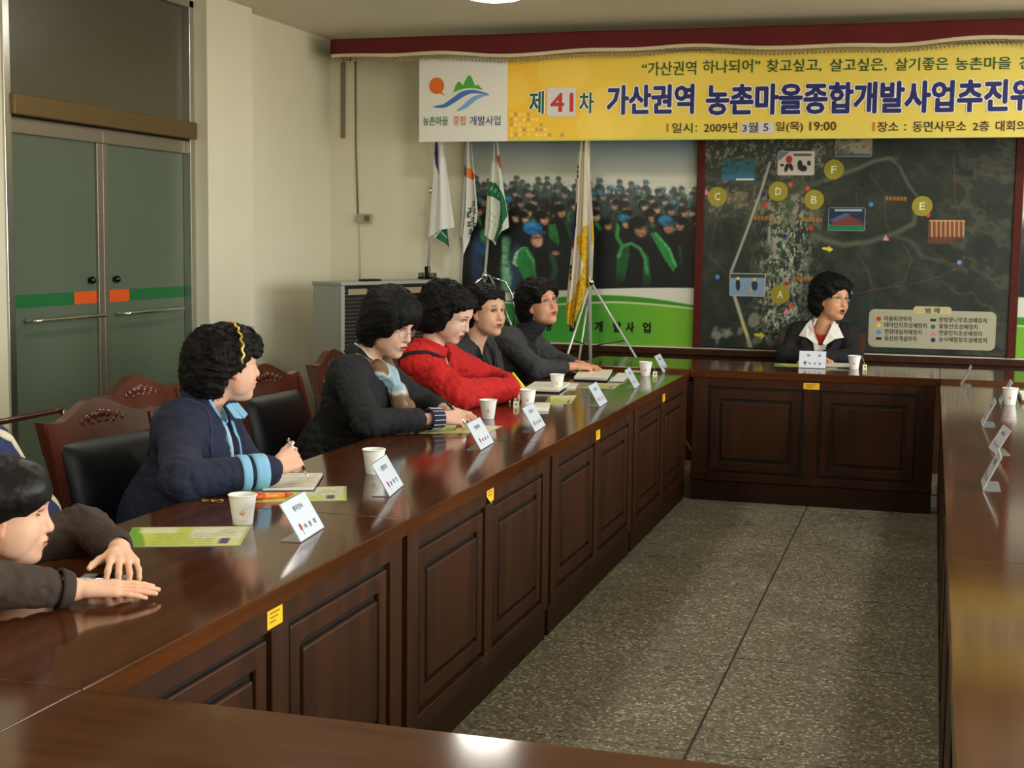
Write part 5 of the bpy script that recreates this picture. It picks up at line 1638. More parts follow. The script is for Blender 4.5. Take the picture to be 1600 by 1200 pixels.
def surface_net(D, l, h):
    n = np.array(D.shape)
    D[0], D[-1] = abs(D[0]) + 1e-3, abs(D[-1]) + 1e-3
    D[:, 0], D[:, -1] = abs(D[:, 0]) + 1e-3, abs(D[:, -1]) + 1e-3
    D[:, :, 0], D[:, :, -1] = abs(D[:, :, 0]) + 1e-3, abs(D[:, :, -1]) + 1e-3
    s = D < 0
    cnt = np.zeros(n - 1, np.int8)
    for i in (0, 1):
        for j in (0, 1):
            for k in (0, 1):
                cnt += s[i:n[0] - 1 + i, j:n[1] - 1 + j, k:n[2] - 1 + k]
    act = (cnt > 0) & (cnt < 8)
    I = np.stack(np.nonzero(act), -1)
    idx = np.full(n - 1, -1, np.int32); idx[act] = np.arange(len(I))
    S_, C_ = np.zeros((len(I), 3)), np.zeros(len(I))
    cor = [(i, j, k) for i in (0, 1) for j in (0, 1) for k in (0, 1)]
    val = {c: D[I[:, 0] + c[0], I[:, 1] + c[1], I[:, 2] + c[2]].astype(float) for c in cor}
    for c in cor:
        for a in range(3):
            if c[a] == 0:
                c2 = list(c); c2[a] = 1; c2 = tuple(c2)
                v0, v1 = val[c], val[c2]
                m = (v0 < 0) != (v1 < 0)
                t = np.where(m, v0 / (v0 - v1 + 1e-20), 0)
                p = np.array(c, float)[None, :] + t[:, None] * np.eye(3)[a]
                S_ += p * m[:, None]; C_ += m
    V = l + h * (I + S_ / C_[:, None])
    F = []
    for a in range(3):
        b, c = (a + 1) % 3, (a + 2) % 3
        sa = [slice(None)] * 3; sb = [slice(None)] * 3
        sa[a] = slice(0, n[a] - 1); sb[a] = slice(1, n[a])
        e = s[tuple(sa)] != s[tuple(sb)]
        E = np.stack(np.nonzero(e), -1)
        E = E[(E[:, b] > 0) & (E[:, c] > 0) & (E[:, b] < n[b] - 1) & (E[:, c] < n[c] - 1)]
        ub, uc = np.eye(3, dtype=int)[b], np.eye(3, dtype=int)[c]
        g = lambda o: idx[tuple((E - o).T)]
        q = np.stack([g(ub + uc), g(uc), g(0 * ub), g(ub)], -1)
        ins = s[tuple(E.T)]
        q[~ins] = q[~ins][:, ::-1]
        F.append(q)
    return V, np.concatenate(F)

def wob(P, f, seed, amp):
    """cheap smooth noise: sums of warped sines"""
    r = np.random.default_rng(seed)
    out = np.zeros(len(P))
    for k in range(5):
        d = r.normal(size=3); d *= f * (1 + .45 * k) / np.linalg.norm(d)
        e_ = r.normal(size=3) * f * .5
        out += np.sin(P @ d + r.uniform(0, 6) + 1.3 * np.sin(P @ e_ + r.uniform(0, 6))) / (1 + .5 * k)
    return out * amp / 2.2

def rotz(a):
    c, s = math.cos(a), math.sin(a); return np.array([[c, -s, 0], [s, c, 0], [0, 0, 1.]])
def head_rot(yaw, pitch, roll):
    """columns: forward, left, up.  pitch > 0 looks down, roll > 0 tilts to the own right"""
    Ry = np.array([[math.cos(pitch), 0, math.sin(pitch)], [0, 1, 0], [-math.sin(pitch), 0, math.cos(pitch)]])
    Rx = np.array([[1, 0, 0], [0, math.cos(roll), -math.sin(roll)], [0, math.sin(roll), math.cos(roll)]])
    return rotz(yaw) @ Ry @ Rx

M_SKIN = mat('skin', attr='Col', rough=.48, spec=.35, bump=(260, .06, .001))
M_HAIR = mat('black_hair', rgb(13, 11, 10), rough=.6, spec=.22, bump=(210, .5, .004))
M_EYE = mat('eye', attr='Col', rough=.15)
M_LENS = mat('spectacle_lens', rgb(225, 232, 240), rough=.04, alpha=.06, spec=.9)
M_GOLDF = mat('thin_metal_frame', rgb(150, 120, 90), rough=.3, metal=.8)

def add_hand(F, wrist, d, up, side, size=1., curl=(.25, .3, .35, .4), spread=.06, thumb=(.75, .35), flat=0.):
    """palm, four fingers and a thumb on the field F.  d: finger direction, up: back of the hand, side: +1 thumb towards cross(d, up)... """
    w = np.asarray(wrist, float); d = nrm(d); up = np.asarray(up, float); up = nrm(up - d * (up @ d))
    lat = np.cross(up, d) * side                      # towards the thumb
    s = size
    kn = w + d * .082 * s
    for t_, r_ in ((.034, .0115), (.012, .0125), (-.011, .012), (-.031, .0105)):
        F.cap(w + lat * t_ * .55 * s + d * .012 * s, kn + lat * t_ * s - d * (.004 if t_ > 0 else .008) * s, .0135 * s, r_ * s, k=.012 * s)
    F.cap(w + lat * .02 * s - up * .006 * s + d * .02 * s, kn + lat * .018 * s - up * .006 * s - d * .03 * s, .016 * s, .013 * s, k=.014 * s)
    fl = ((.0335, .040, .026, .022, .0088), (.0115, .045, .029, .023, .0090), (-.0105, .042, .027, .022, .0086), (-.031, .033, .021, .019, .0076))
    for i, (t_, l1, l2, l3, r_) in enumerate(fl):
        p = kn + lat * t_ * s - d * (0, .0, .003, .010)[i] * s
        ang = math.radians(0)
        base = d + lat * spread * (t_ / .02)
        base = nrm(base)
        c = curl[i]
        a = 0.
        for l_, ca, r2 in ((l1, c * .8, .93), (l2, c * 1.3, .85), (l3, c * .8, .72)):
            a += ca
            v = base * math.cos(a) - up * math.sin(a)
            q = p + v * l_ * s
            F.cap(p, q, r_ * s * (r2 + .08), r_ * s * r2, k=.0045 * s)
            p = q
    # thumb from the side of the palm near its base
    p = w + lat * .024 * s + d * .022 * s - up * .004 * s
    v = nrm(d * math.cos(thumb[0]) + lat * math.sin(thumb[0]) - up * .18)
    q = p + v * .042 * s
    F.cap(p, q, .0135 * s, .0105 * s, k=.014 * s)
    v2 = nrm(v * math.cos(thumb[1]) + (d * .9 - lat * .45) * math.sin(thumb[1]))
    q2 = q + v2 * .032 * s
    F.cap(q, q2, .0102 * s, .0092 * s, k=.005 * s)
    F.cap(q2, q2 + nrm(v2 - lat * .15) * .022 * s, .0092 * s, .0072 * s, k=.004 * s)
    return kn

def add_head(F, c, R, s, mouth=.0, fat=1., child=False):
    """head, face and ears on the field F; local axes of R: forward, left, up"""
    g = lambda x, y, z: np.asarray(c) + R @ (np.array([x, y, z]) * s)
    def E(x, y, z, a, b, cc, k=.02, op='u', R2=None): F.ell(g(x, y, z), np.array([a, b, cc]) * s, R if R2 is None else R @ R2, k * s, op)
    def C(p, q, a, b, k=.012, op='u'): F.cap(g(*p), g(*q), a * s, b * s, k * s, op)
    E(-.012, 0, .035, .096, .076, .088, .03)
    E(.030, 0, .030, .062, .066, .075, .03)
    E(.022, 0, -.040, .066, .060 * fat, .070, .03)
    E(.045, 0, -.085, .036, .037 * fat, .030, .03)
    E(.070, 0, -.098, .021, .023, .017, .02)
    for y in (-1, 1):
        E(.056, y * .037, -.032, .030, .028 * fat, .030, .02)
        E(.030, y * .050 * fat, -.055, .034, .018, .034, .02)
        C((.082, y * .014, .036), (.068, y * .046, .030), .010, .009, .016)
    C((.082, 0, .020), (.103, 0, -.022), .0085, .0105, .012)
    E(.102, 0, -.028, .0125, .0135, .0110, .008)
    for y in (-1, 1):
        E(.090, y * .0125, -.031, .0105, .0075, .0080, .006)
        E(.101, y * .0065, -.0385, .0040, .0036, .0035, .003, 's')
        E(.088, y * .031, .012, .013, .017, .0105, .012, 's')
    E(.080, 0, -.060, .020, .026, .020, .016)
    # lips
    o = mouth
    E(.0965, .007, -.0545 + .002 * o, .0075, .013, .0046, .005); E(.0965, -.007, -.0545 + .002 * o, .0075, .013, .0046, .005)
    E(.0945, 0, -.0655 - .010 * o, .0085, .0150, .0058, .005)
    C((.098, -.018, -.0600 - .004 * o), (.098, .018, -.0600 - .004 * o), .0016 + .0045 * o, .0016 + .0045 * o, .003, 's')
    C((.1045, 0, -.0600 - .004 * o), (.094, 0, -.0600 - .004 * o), .0018 + .0065 * o, .0016 + .005 * o, .003, 's')
    for y in (-1, 1):     # ears
        Rz = rotz(y * .38)
        E(-.004, y * .076, -.004, .019, .008, .032, .008, 'u', Rz)
        E(.004, y * .0835, .001, .010, .006, .018, .005, 's', Rz)
        E(.002, y * .073, -.033, .009, .006, .009, .006)

def face_colour(V, c, R, s, base, lip=(168, 82, 74), brow=.8, lid=1., mouth=0.):
    """skin colours of the points V, as the face has them"""
    L = ((V - np.asarray(c)) @ R) / s
    x, y, z = L.T
    near = np.linalg.norm(L, axis=1) < .155
    col = np.tile(np.asarray(base, float), (len(V), 1))
    def put(a, c2):
        a = (np.clip(a, 0, 1) * near)[:, None]; col[:] = col * (1 - a) + np.asarray(c2, float) * a
    front = np.clip((x - .045) / .02, 0, 1) * (np.abs(z) < .13)
    b = np.array(base, float)
    ay = np.abs(y)
    put(front * np.clip(1.2 - np.hypot((ay - .040) / .024, (z + .030) / .022), 0, 1) * .22, b * [1.0, .82, .78])
    put(front * np.clip(1.2 - np.hypot(y / .014, (z + .030) / .014), 0, 1) * .14, b * [1., .84, .80])
    zl = z + .060
    m = np.clip((1 - np.hypot(y / .0235, (zl + .0015 + .006 * mouth) / (.0125 + .008 * mouth))) * 5, 0, 1) * (x > .078)
    put(m * .9, lip)
    put(m * np.clip((1 - np.hypot(y / .019, (zl + .004 * mouth) / (.0026 + .008 * mouth))) * 3, 0, 1) * (.75 if mouth < .2 else .95), (70, 26, 28))
    arch = .0335 + .004 * np.cos((ay - .034) / .02)
    put(.85 * front * brow * np.clip((1 - np.hypot((ay - .032) / .0205, (z - arch) / .0036)) * 3, 0, 1), (38, 28, 24))
    put(front * lid * .5 * np.clip((1 - np.hypot((ay - .031) / .020, (z - .014) / .011)) * 2.5, 0, 1), b * [.72, .64, .6])
    put(front * lid * np.clip((1 - np.hypot((ay - .031) / .0185, (z - .0150 - .0012 * np.cos((ay - .031) / .012)) / .0024)) * 4, 0, 1), (30, 22, 20))
    put((np.hypot(ay - .079, x) < .02) * .25, b * [1., .78, .72])
    return col

def eyeballs(t, c, R, s, o, look=0., gaze=0., open_=1.):
    for y in (-1, 1):
        n, m = 16, 10
        V, Fq, C = [], [], []
        for i in range(m + 1):
            a = PI * i / m
            for k in range(n):
                b = 2 * PI * k / n
                V.append((math.cos(a), math.sin(a) * math.cos(b), math.sin(a) * math.sin(b)))
        V = np.array(V)
        for i in range(m):
            for k in range(n):
                Fq.append((i * n + k, (i + 1) * n + k, (i + 1) * n + (k + 1) % n, i * n + (k + 1) % n))
        g = nrm((1, look, gaze))
        ca = V @ g
        C = np.where((ca > .84)[:, None], (20, 14, 13), np.where((ca > .74)[:, None], (40, 28, 24), (140, 126, 116)))
        W_ = V * np.array([.0090, .0138, .0046 * open_]) * s + np.array([.0757, y * .0305, .0098]) * s
        P = np.asarray(c) + W_ @ R.T
        mesh_obj('eye', P - o, Fq, M_EYE, t, True, lin(C))

def glasses(t, c, R, s, o, m, lens=True, low=0., th_=.0011, mr_=None):
    g = lambda x, y, z: np.asarray(c) + R @ (np.array([x, y, z]) * s) - o
    parts = []
    for y in (-1, 1):
        ring = [g(.104 - .012 * abs(math.cos(a) * .5 + .5 if y > 0 else -math.cos(a) * .5 + .5), y * .032 + .0225 * math.cos(a), .004 - low + .016 * math.sin(a)) for a in np.linspace(0, 2 * PI, 25)]
        parts.append(tube(ring, .0008 * s, 6, False))
        parts.append(tube([g(.091, y * .055, .009 - low), g(.06, y * .074, .010 - low), g(.0, y * .083, .012 - low)], th_ * s, 6))
        if lens:
            n = len(ring) - 1
            ctr = np.mean(ring[:-1], 0)
            f_ = R[:, 0] * .0006
            v = [p + f_ for p in ring[:-1]] + [p - f_ for p in ring[:-1]] + [ctr + f_ * 2, ctr - f_]
            f = [(k, (k + 1) % n, 2 * n) for k in range(n)] + [((k + 1) % n + n, k + n, 2 * n + 1) for k in range(n)] + [(k + n, (k + 1) % n + n, (k + 1) % n, k) for k in range(n)]
            lo = mesh_obj('spectacle_lens', v, f, M_LENS, t, True)
    parts.append(tube([g(.1035, -.0105, .008 - low), g(.106, 0, .010 - low), g(.1035, .0105, .008 - low)], .0012 * s, 6))
    v, f = merge(*parts)
    o_ = mesh_obj('spectacles', v, f, m, t, True)
    return o_

def hair_curls(F_, n, seed, size, o, t, up_only=None, reach=.02):
    """loose curls standing off the hair mass, one stuff mesh"""
    r = np.random.default_rng(seed)
    V, Fq = F_.mesh(.012)
    tri = V[Fq[:, :3]]
    N = np.cross(tri[:, 1] - tri[:, 0], tri[:, 2] - tri[:, 0]); N /= np.linalg.norm(N, axis=1, keepdims=True) + 1e-9
    C = V[Fq].mean(1)
    ok = np.ones(len(C), bool) if up_only is None else up_only(C)
    C, N = C[ok], N[ok]
    if len(C) == 0: return
    I = r.integers(0, len(C), n)
    vs, fs = [], []
    for i in I:
        c, nn = C[i], N[i]
        a = nrm(np.cross(nn, r.normal(size=3))); b = np.cross(nn, a)
        R_ = size * r.uniform(.6, 1.3); k0 = len(vs)
        m = 7
        ph, turns = r.uniform(0, 6), r.uniform(.6, 1.1)
        for q in range(m):
            u = q / (m - 1); th = ph + turns * 2 * PI * u
            p = c - nn * .004 + nn * reach * r.uniform(.8, 1.1) * math.sin(PI * u) + (a * math.cos(th) + b * math.sin(th)) * R_ * .7
            w = .0011
            vs += [p - o + nn * w, p - o + a * w, p - o - (nn + a) * w * .6]
            if q:
                for e_ in range(3): fs.append((k0 + 3 * q - 3 + e_, k0 + 3 * q - 3 + (e_ + 1) % 3, k0 + 3 * q + (e_ + 1) % 3, k0 + 3 * q + e_))
    ob = mesh_obj('loose_curls', vs, fs, M_HAIR, t, True)
    return tag(ob, kind='stuff')

class Person:
    """seated figure. Every position is in room coordinates; o is the point of the floor below the seat."""
    def __init__(s, label, base, facing, head, yaw, pitch, roll, hs=1., skin=(206, 158, 126), name='person', shw=.165, neck_in=.0, lean=None, seat=.46, build=1., mouth=0., fat=1., lip=(168, 82, 74), hh=.004, eye=.85):
        s.eye = eye
        s.o = np.array([base[0], base[1], 0.]); s.t = thing(name, label, 'person', tuple(s.o))
        s.f = np.array([math.cos(facing), math.sin(facing), 0]); s.l = np.array([-s.f[1], s.f[0], 0]); s.facing = facing
        s.hc, s.R, s.hs = np.array(head, float), head_rot(yaw, pitch, roll), hs
        s.skin, s.mouth, s.fat, s.lip, s.hh = skin, mouth, fat, lip, hh
        s.pel = s.o + [0, 0, seat + .10]
        s.b = build
        nk = s.hc + s.R @ (np.array([-.035, 0, -.10]) * hs)       # under the skull
        s.nk = nk
        up = np.array([0, 0, 1.])
        nb = nk - up * .075 * hs - s.f * .025 if lean is None else np.array(lean, float)
        s.nb = nb                                                  # base of the neck
        s.shw = shw
        s.sh = {sd: nb + s.l * sd * shw - up * .045 * build - s.f * .01 for sd in (-1, 1)}    # -1 right, +1 left
        s.chest = s.pel + (nb - s.pel) * .62 + s.f * .012
        s.waist = s.pel + (nb - s.pel) * .28
        s.arms = {}
        s.body = Field()
    def torso(s, F, g, k=.05):
        """torso mass grown by g"""
        up = nrm(s.nb - s.pel); fw = nrm(np.cross(s.l, up)); R = np.stack([fw, s.l, up], 1); b = s.b
        F.ell(s.pel, np.array([.125 * b + g, .165 * b + g, .12 + g]), R, k)
        F.ell(s.waist, np.array([.105 * b + g, .142 * b + g, .15 + g]), R, k)
        F.ell(s.chest, np.array([.105 * b + g, .155 * b + g, .155 + g]), R, k)
        F.ell(s.chest + fw * .055 * b + up * .0, np.array([.06 * b + g, .12 * b + g, .075 + g]), R, k)
        F.ell(s.nb - up * .085, np.array([.085 * b + g, .15 * b + g, .085 + g * .6]), R, k)
        F.cap(s.sh[-1] + s.l * .025, s.sh[1] - s.l * .025, .048 * b + g * .7, None, .05)
        F.cap(s.nb - up * .02 + s.l * .03, s.sh[1], .034 * b + g * .7, .046 * b + g * .7, .05)
        F.cap(s.nb - up * .02 - s.l * .03, s.sh[-1], .034 * b + g * .7, .046 * b + g * .7, .05)
    def arm(s, sd, elbow, wrist, hd=None, hup=(0, 0, 1), **kw):
        s.arms[sd] = (np.array(elbow, float), np.array(wrist, float), None if hd is None else np.array(hd, float), np.array(hup, float), kw)
        return s
    def make_body(s, h=.004, hsize=.92):
        F = s.body
        s.torso(F, -.03)
        F.cap(s.nb - [0, 0, .03], s.nk + s.R @ np.array([.0, 0, .03]), .052 * s.hs, .050 * s.hs, .03)
        add_head(F, s.hc, s.R, s.hs, s.mouth, s.fat)
        for sd, (el, wr, hd, hup, kw) in s.arms.items():
            F.cap(s.sh[sd], el, .036, .032, .02); F.cap(el, wr, .033, .0235, .02)
            if hd is not None:
                d = nrm(hd); u = nrm(hup - d * (hup @ d))
                F.cap(wr, wr + d * .03 * hsize, .0225 * hsize, .020 * hsize, .015, 'u', (u, .8))
                add_hand(F, wr + d * .022 * hsize, hd, hup, -sd, hsize, **kw)
        V, Fq = F.mesh(h)
        col = face_colour(V, s.hc, s.R, s.hs, s.skin, s.lip, mouth=s.mouth)
        for sd, (el, wr, hd, hup, kw) in s.arms.items():           # redder knuckles and finger tips
            if hd is not None:
                q = np.linalg.norm(V - (wr + nrm(hd) * .15 * hsize), axis=1)
                a = np.clip(1 - q / .07, 0, 1)[:, None] * .35
                col = col * (1 - a) + np.array(s.skin) * [1., .84, .80] * a
        s.body_o = mesh_obj('body', V - s.o, Fq, M_SKIN, s.t, True, lin(np.clip(col, 0, 255)))
        eyeballs(s.t, s.hc, s.R, s.hs, s.o, open_=s.eye)
    def local(s, x, y, z):
        return s.hc + s.R @ (np.array([x, y, z]) * s.hs)
    def hair(s, parts, cut, amp=.006, freq=90, seed=1, h=.005, mat_=None, curls=0, curl_size=.012, reach=.02, cutk=.012, face_r=.085):
        F = Field()
        for p in parts:
            F.ell(s.local(*p[0]), np.array(p[1]) * s.hs, s.R if len(p) < 3 else s.R @ p[2], .03)
        for p in cut:
            F.ell(s.local(*p[0]), np.array(p[1]) * s.hs, s.R if len(p) < 3 else s.R @ p[2], cutk, 's')
        F.post = lambda P: wob(P - s.hc, freq, seed, amp) + wob(P - s.hc, freq * 2.3, seed + 9, amp * .5)
        V, Fq = F.mesh(h)
        s.hair_o = mesh_obj('hair', V - s.o, Fq, mat_ or M_HAIR, s.t, True)
        if curls:
            face = s.local(.09, 0, -.04)
            hair_curls(F, curls, seed, curl_size, s.o, s.t, lambda C: np.linalg.norm((C - face), axis=1) > face_r * s.hs, reach)
        s.hairF = F
    def garment(s, name, m, g=.018, sleeves=True, neck=None, neck_r=.06, vdepth=.0, vr=.03, amp=.004, freq=42, seed=3, h=.0065, arm_r=(.058, .05, .040), hem=True, cuff=.025, cols=None, extra=None):
        """jacket over the torso and arms; neck opening of radius neck_r with a V of depth vdepth down the chest"""
        F = Field()
        s.ar = [a_ * s.b for a_ in arm_r] + [cuff]
        s.torso(F, g)
        if hem:
            F.cap(s.pel - [0, 0, .02] + s.f * .02, s.pel + [0, 0, .05], .16 * s.b + g, .14 * s.b + g, .06, 'u', (s.l, 1.12))
        if sleeves:
            for sd, (el, wr, hd, hup, kw) in s.arms.items():
                e2 = wr + nrm(el - wr) * cuff
                F.cap(s.sh[sd], el, arm_r[0] * s.b, arm_r[1] * s.b, .045)
                F.cap(el, e2, arm_r[1] * s.b, arm_r[2] * s.b, .03)
        if extra: extra(F)
        up = nrm(s.nb - s.pel)
        a = s.nb - up * .015 + s.f * .012
        F.cap(a, a + nrm(s.nk - s.nb) * .16 + s.f * .01, neck_r, neck_r * 1.25, .015, 's')
        if vdepth:
            F.cap(s.nb + s.f * (.075 * s.b + g), s.nb - up * vdepth + s.f * (.15 * s.b + g), vr * 1.6, vr * .5, .012, 's')
        els = [v[0] for v in s.arms.values()]
        def post(P):
            d = wob(P * [1, 1, .55], freq, seed, amp * .5)
            for q_, (sc_, f_) in enumerate((((.5, 1, 1.2), 1.0), ((1.1, .6, .9), 1.5), ((1, 1, .45), .8))):
                rd = wob(P * np.array(sc_), freq * f_, seed + 2 + 3 * q_, 1)
                d += amp * (.9, .6, .9)[q_] * np.clip(1 - np.abs(rd) * 4.5, 0, 1) ** 1.4
            for e_ in els:
                q = np.linalg.norm(P - e_, axis=1)
                d += np.exp(-(q / .075) ** 2) * amp * .7 * np.sin((P @ nrm(s.sh[1] - e_)) * 150 + 5 * wob(P, 25, seed + 5, 1))
            return d
        F.post = post
        V, Fq = F.mesh(h)
        c = None
        if cols is not None: c = lin(np.clip(cols(V), 0, 255))
        o_ = mesh_obj(name, V - s.o, Fq, m, s.t, True, c)
        return o_, F
    def legs(s, m, shoe, kx=.42, spread=.10):
        F = Field()
        for sd in (-1, 1):
            hip = s.pel + s.l * sd * .085 - [0, 0, .03]
            kn = np.array([s.o[0], s.o[1], .50]) + s.f * kx + s.l * sd * spread
            an = np.array([kn[0], kn[1], .09]) - s.f * .04
            F.cap(hip, kn, .082 * s.b, .062, .04); F.cap(kn, an, .062, .048, .03)
        F.ell(s.pel - [0, 0, .02], (.13 * s.b, .17 * s.b, .10), np.stack([s.f, s.l, [0, 0, 1]], 1), .05)
        F.post = lambda P: wob(P, 40, 6, .003)
        V, Fq = F.mesh(.011)
        mesh_obj('trousers', V - s.o, Fq, m, s.t, True)
        for sd in (-1, 1):
            kn = np.array([s.o[0], s.o[1], .5]) + s.f * kx + s.l * sd * spread
            G = Field()
            R = np.stack([s.f, s.l, [0, 0, 1]], 1)
            a = kn * [1, 1, 0] - s.f * .03
            G.ell(a + [0, 0, .05], (.055, .042, .048), R, .03); G.ell(a + s.f * .09 + [0, 0, .034], (.085, .045, .034), R, .03)
            V, Fq = G.mesh(.009); V[:, 2] = np.maximum(V[:, 2], .001)
            mesh_obj('shoe', V - s.o, Fq, shoe, s.t, True)
    def ribbon(s, F, pts, width, thick, m, name, lift=.001, n=40, wdir=None, parent=None):
        """strip laid on the surface of the field F along the polyline pts (room coordinates)"""
        P = np.asarray(pts, float)
        d = np.concatenate([[0], np.cumsum(np.linalg.norm(np.diff(P, axis=0), axis=1))])
        u = np.linspace(0, d[-1], n)
        Q = np.stack([np.interp(u, d, P[:, k]) for k in range(3)], -1)
        def grad(X):
            e_ = .002
            return np.stack([(F.ev(X + np.eye(3)[k] * e_) - F.ev(X - np.eye(3)[k] * e_)) / (2 * e_) for k in range(3)], -1)
        def settle(X):
            for _ in range(7):
                G = grad(X); G /= np.linalg.norm(G, axis=1, keepdims=True) + 1e-9
                X = X - G * F.ev(X)[:, None]
            return X, G
        Q, G = settle(Q)
        T = np.gradient(Q, axis=0); T /= np.linalg.norm(T, axis=1, keepdims=True) + 1e-9
        B = np.cross(G, T); B /= np.linalg.norm(B, axis=1, keepdims=True) + 1e-9
        rows = []
        m_ = 5
        for j in range(m_):
            X, G2 = settle(Q + B * width * (j / (m_ - 1) - .5))
            rows.append((X, G2))
        outer = np.stack([X + g_ * (thick + lift + (.6 * thick if 0 < j < m_ - 1 else 0)) for j, (X, g_) in enumerate(rows)], 1)
        inner = np.stack([X - g_ * .004 for X, g_ in rows], 1)
        loop = np.concatenate([outer, inner[:, ::-1]], 1)
        k = loop.shape[1]; V = loop.reshape(-1, 3); f = []
        for i in range(n - 1):
            for j in range(k):
                j2 = (j + 1) % k
                f.append((i * k + j, i * k + j2, (i + 1) * k + j2, (i + 1) * k + j))
        f.append(tuple(range(k))[::-1]); f.append(tuple(range((n - 1) * k, n * k)))
        return mesh_obj(name, V - s.o, f, m, parent or s.t, True)
    def band(s, sd, t0, t1, r0, r1, m, name, n=28, seg=4, amp=.0):
        """ring around the forearm between the fractions t0, t1 of elbow-wrist; r0 = None follows the sleeve, r1 above it"""
        if r0 is None:
            up = r1; k = lambda q: s.ar[1] + (s.ar[2] - s.ar[1]) * min(1, q / (1 - s.ar[3])) + up
            r0, r1 = k(t0), k(t1)
        el, wr = s.arms[sd][0], s.arms[sd][1]
        a, b = el + (wr - el) * t0, el + (wr - el) * t1
        d = nrm(b - a); N = nrm(np.cross(d, [0, 0, 1.])); B = np.cross(d, N)
        prof = [(0, r0 - .006), (0, r0)] + [(q / seg, r0 + (r1 - r0) * q / seg + .001) for q in range(1, seg)] + [(1, r1), (1, r1 - .006)]
        v, f = [], []
        for q, r_ in prof:
            for k in range(n):
                an = 2 * PI * k / n
                v.append(a + (b - a) * q + (N * math.cos(an) + B * math.sin(an)) * r_ - s.o)
        for i in range(len(prof) - 1):
            for k in range(n): f.append((i * n + k, i * n + (k + 1) % n, (i + 1) * n + (k + 1) % n, (i + 1) * n + k))
        return mesh_obj(name, v, f, m, s.t, True)
    def slab(s, name, pts, th, m, parent=None):
        """thin cloth piece through the given room points, thickened along its normal"""
        P = [np.asarray(p, float) - s.o for p in pts]
        N = nrm(np.cross(P[1] - P[0], P[2] - P[0]))
        v, f = prism(P, N * th)
        bm = bmesh.new(); vs = [bm.verts.new(p) for p in v]
        for q in f: bm.faces.new([vs[i] for i in q])
        bmesh.ops.bevel(bm, geom=list(bm.edges), offset=th * .3, segments=1, affect='EDGES')
        return bm_obj(name, bm, m, parent or s.t)

# ------------------------------------------------------------------ the people at the tables
def fabric(name, c, c2=None, rough=.85, bump=(300, .12, .001), sheen=0.):
    return mat(name, rgb(*c), rough=rough, sheen=sheen, bump=bump, vary=((14, 14, 14), rgb(*(c2 or [x * .86 for x in c])), .3))
def collar(p, name, m, a0, a1, rb, rt, h, th=.004, drop=0., lean=.02, n=30, rows=5, c=None, flare=0.):
    """standing collar round the neck between the angles a0..a1 (0 = front), from radius rb to rt over the height h"""
    ax = nrm(p.nk - p.nb); c = p.nb if c is None else c
    f = nrm(p.f - ax * (p.f @ ax)); l = np.cross(ax, f)
    O, I = [], []
    for i in range(n):
        a = a0 + (a1 - a0) * i / (n - 1)
        fr = max(0, math.cos(a))
        for j in range(rows):
            u = j / (rows - 1)
            r = rb + (rt - rb) * u + flare * u * u
            d = f * math.cos(a) * 1.08 + l * math.sin(a)
            q = c + d * r + ax * (h * u - drop * fr - .012) + f * lean * fr
            O.append(q + d * th * .5); I.append(q - d * th * .5)
    P = np.array(O).reshape(n, rows, 3); Q = np.array(I).reshape(n, rows, 3)
    L_ = np.concatenate([P, Q[:, ::-1]], 1); k = L_.shape[1]
    V = L_.reshape(-1, 3) - p.o; F = []
    for i in range(n - 1):
        for j in range(k): F.append((i * k + j, (i + 1) * k + j, (i + 1) * k + (j + 1) % k, i * k + (j + 1) % k))
    F.append(tuple(range(k))); F.append(tuple(range((n - 1) * k, n * k))[::-1])
    return mesh_obj(name, V, F, m, p.t, True)
M_TROUS = fabric('dark_trousers', (30, 30, 36))
M_SHOE = mat('black_shoe', rgb(20, 20, 20), rough=.3)
SKIN = (214, 168, 138)

# --- woman in the navy jacket, looking away along the table
w = Person('woman in a navy jacket with pale blue cuffs and a gold hairband, holding a pen', (-2.31, 3.97), .12, (-2.170, 4.085, 1.098), .86, .06, .0, .97, (220, 172, 146), shw=.150, build=1.0, fat=1.08, lean=(-2.240, 4.03, .960))
w.arm(-1, (-2.075, 3.625, .803), (-1.885, 3.835, .812), (.42, .80, .30), (.62, -.42, .55), curl=(1.05, 1.25, 1.3, 1.3), spread=.02, thumb=(.5, .3))
w.arm(1, (-2.21, 4.30, .72), (-2.08, 4.16, .665), (.6, -.45, -.1), (0, .1, 1), curl=(.35, .4, .45, .5))
w.make_body(.0036)
M_NAVYJ = fabric('navy_padded_cloth', (27, 33, 58), (20, 25, 44))
M_PBLUE = fabric('pale_blue_knit', (132, 184, 214), (118, 170, 204))
M_WSHIRT = fabric('white_striped_shirt', (206, 208, 206), (150, 156, 166))
w.garment('shirt', M_WSHIRT, .006, False, neck_r=.06)
o_, F = w.garment('jacket', M_NAVYJ, .024, True, neck_r=.066, vdepth=.26, vr=.030, arm_r=(.070, .062, .050), amp=.0045, cuff=.02)
w.band(-1, .60, .70, None, .0015, M_PBLUE, 'cuff_stripe'); w.band(-1, .745, .90, None, .0015, M_PBLUE, 'cuff_stripe')
w.band(1, .60, .70, None, .0015, M_PBLUE, 'cuff_stripe'); w.band(1, .745, .90, None, .0015, M_PBLUE, 'cuff_stripe')
collar(w, 'collar', M_NAVYJ, .45, 2 * PI - .45, .078, .074, .062, .008, .02)
collar(w, 'collar_lining', M_PBLUE, .40, 2 * PI - .40, .071, .068, .070, .004, .02)
for sd in (-1, 1):
    a_ = w.nb + w.f * .10 + w.l * sd * .022
    w.ribbon(F, [a_ + [0, 0, -.03], a_ + w.f * .02 + w.l * sd * .018 - [0, 0, .14], a_ + w.f * .0 + w.l * sd * .014 - [0, 0, .30]], .009, .0022, M_PBLUE, 'front_piping')
rs = w.sh[-1]
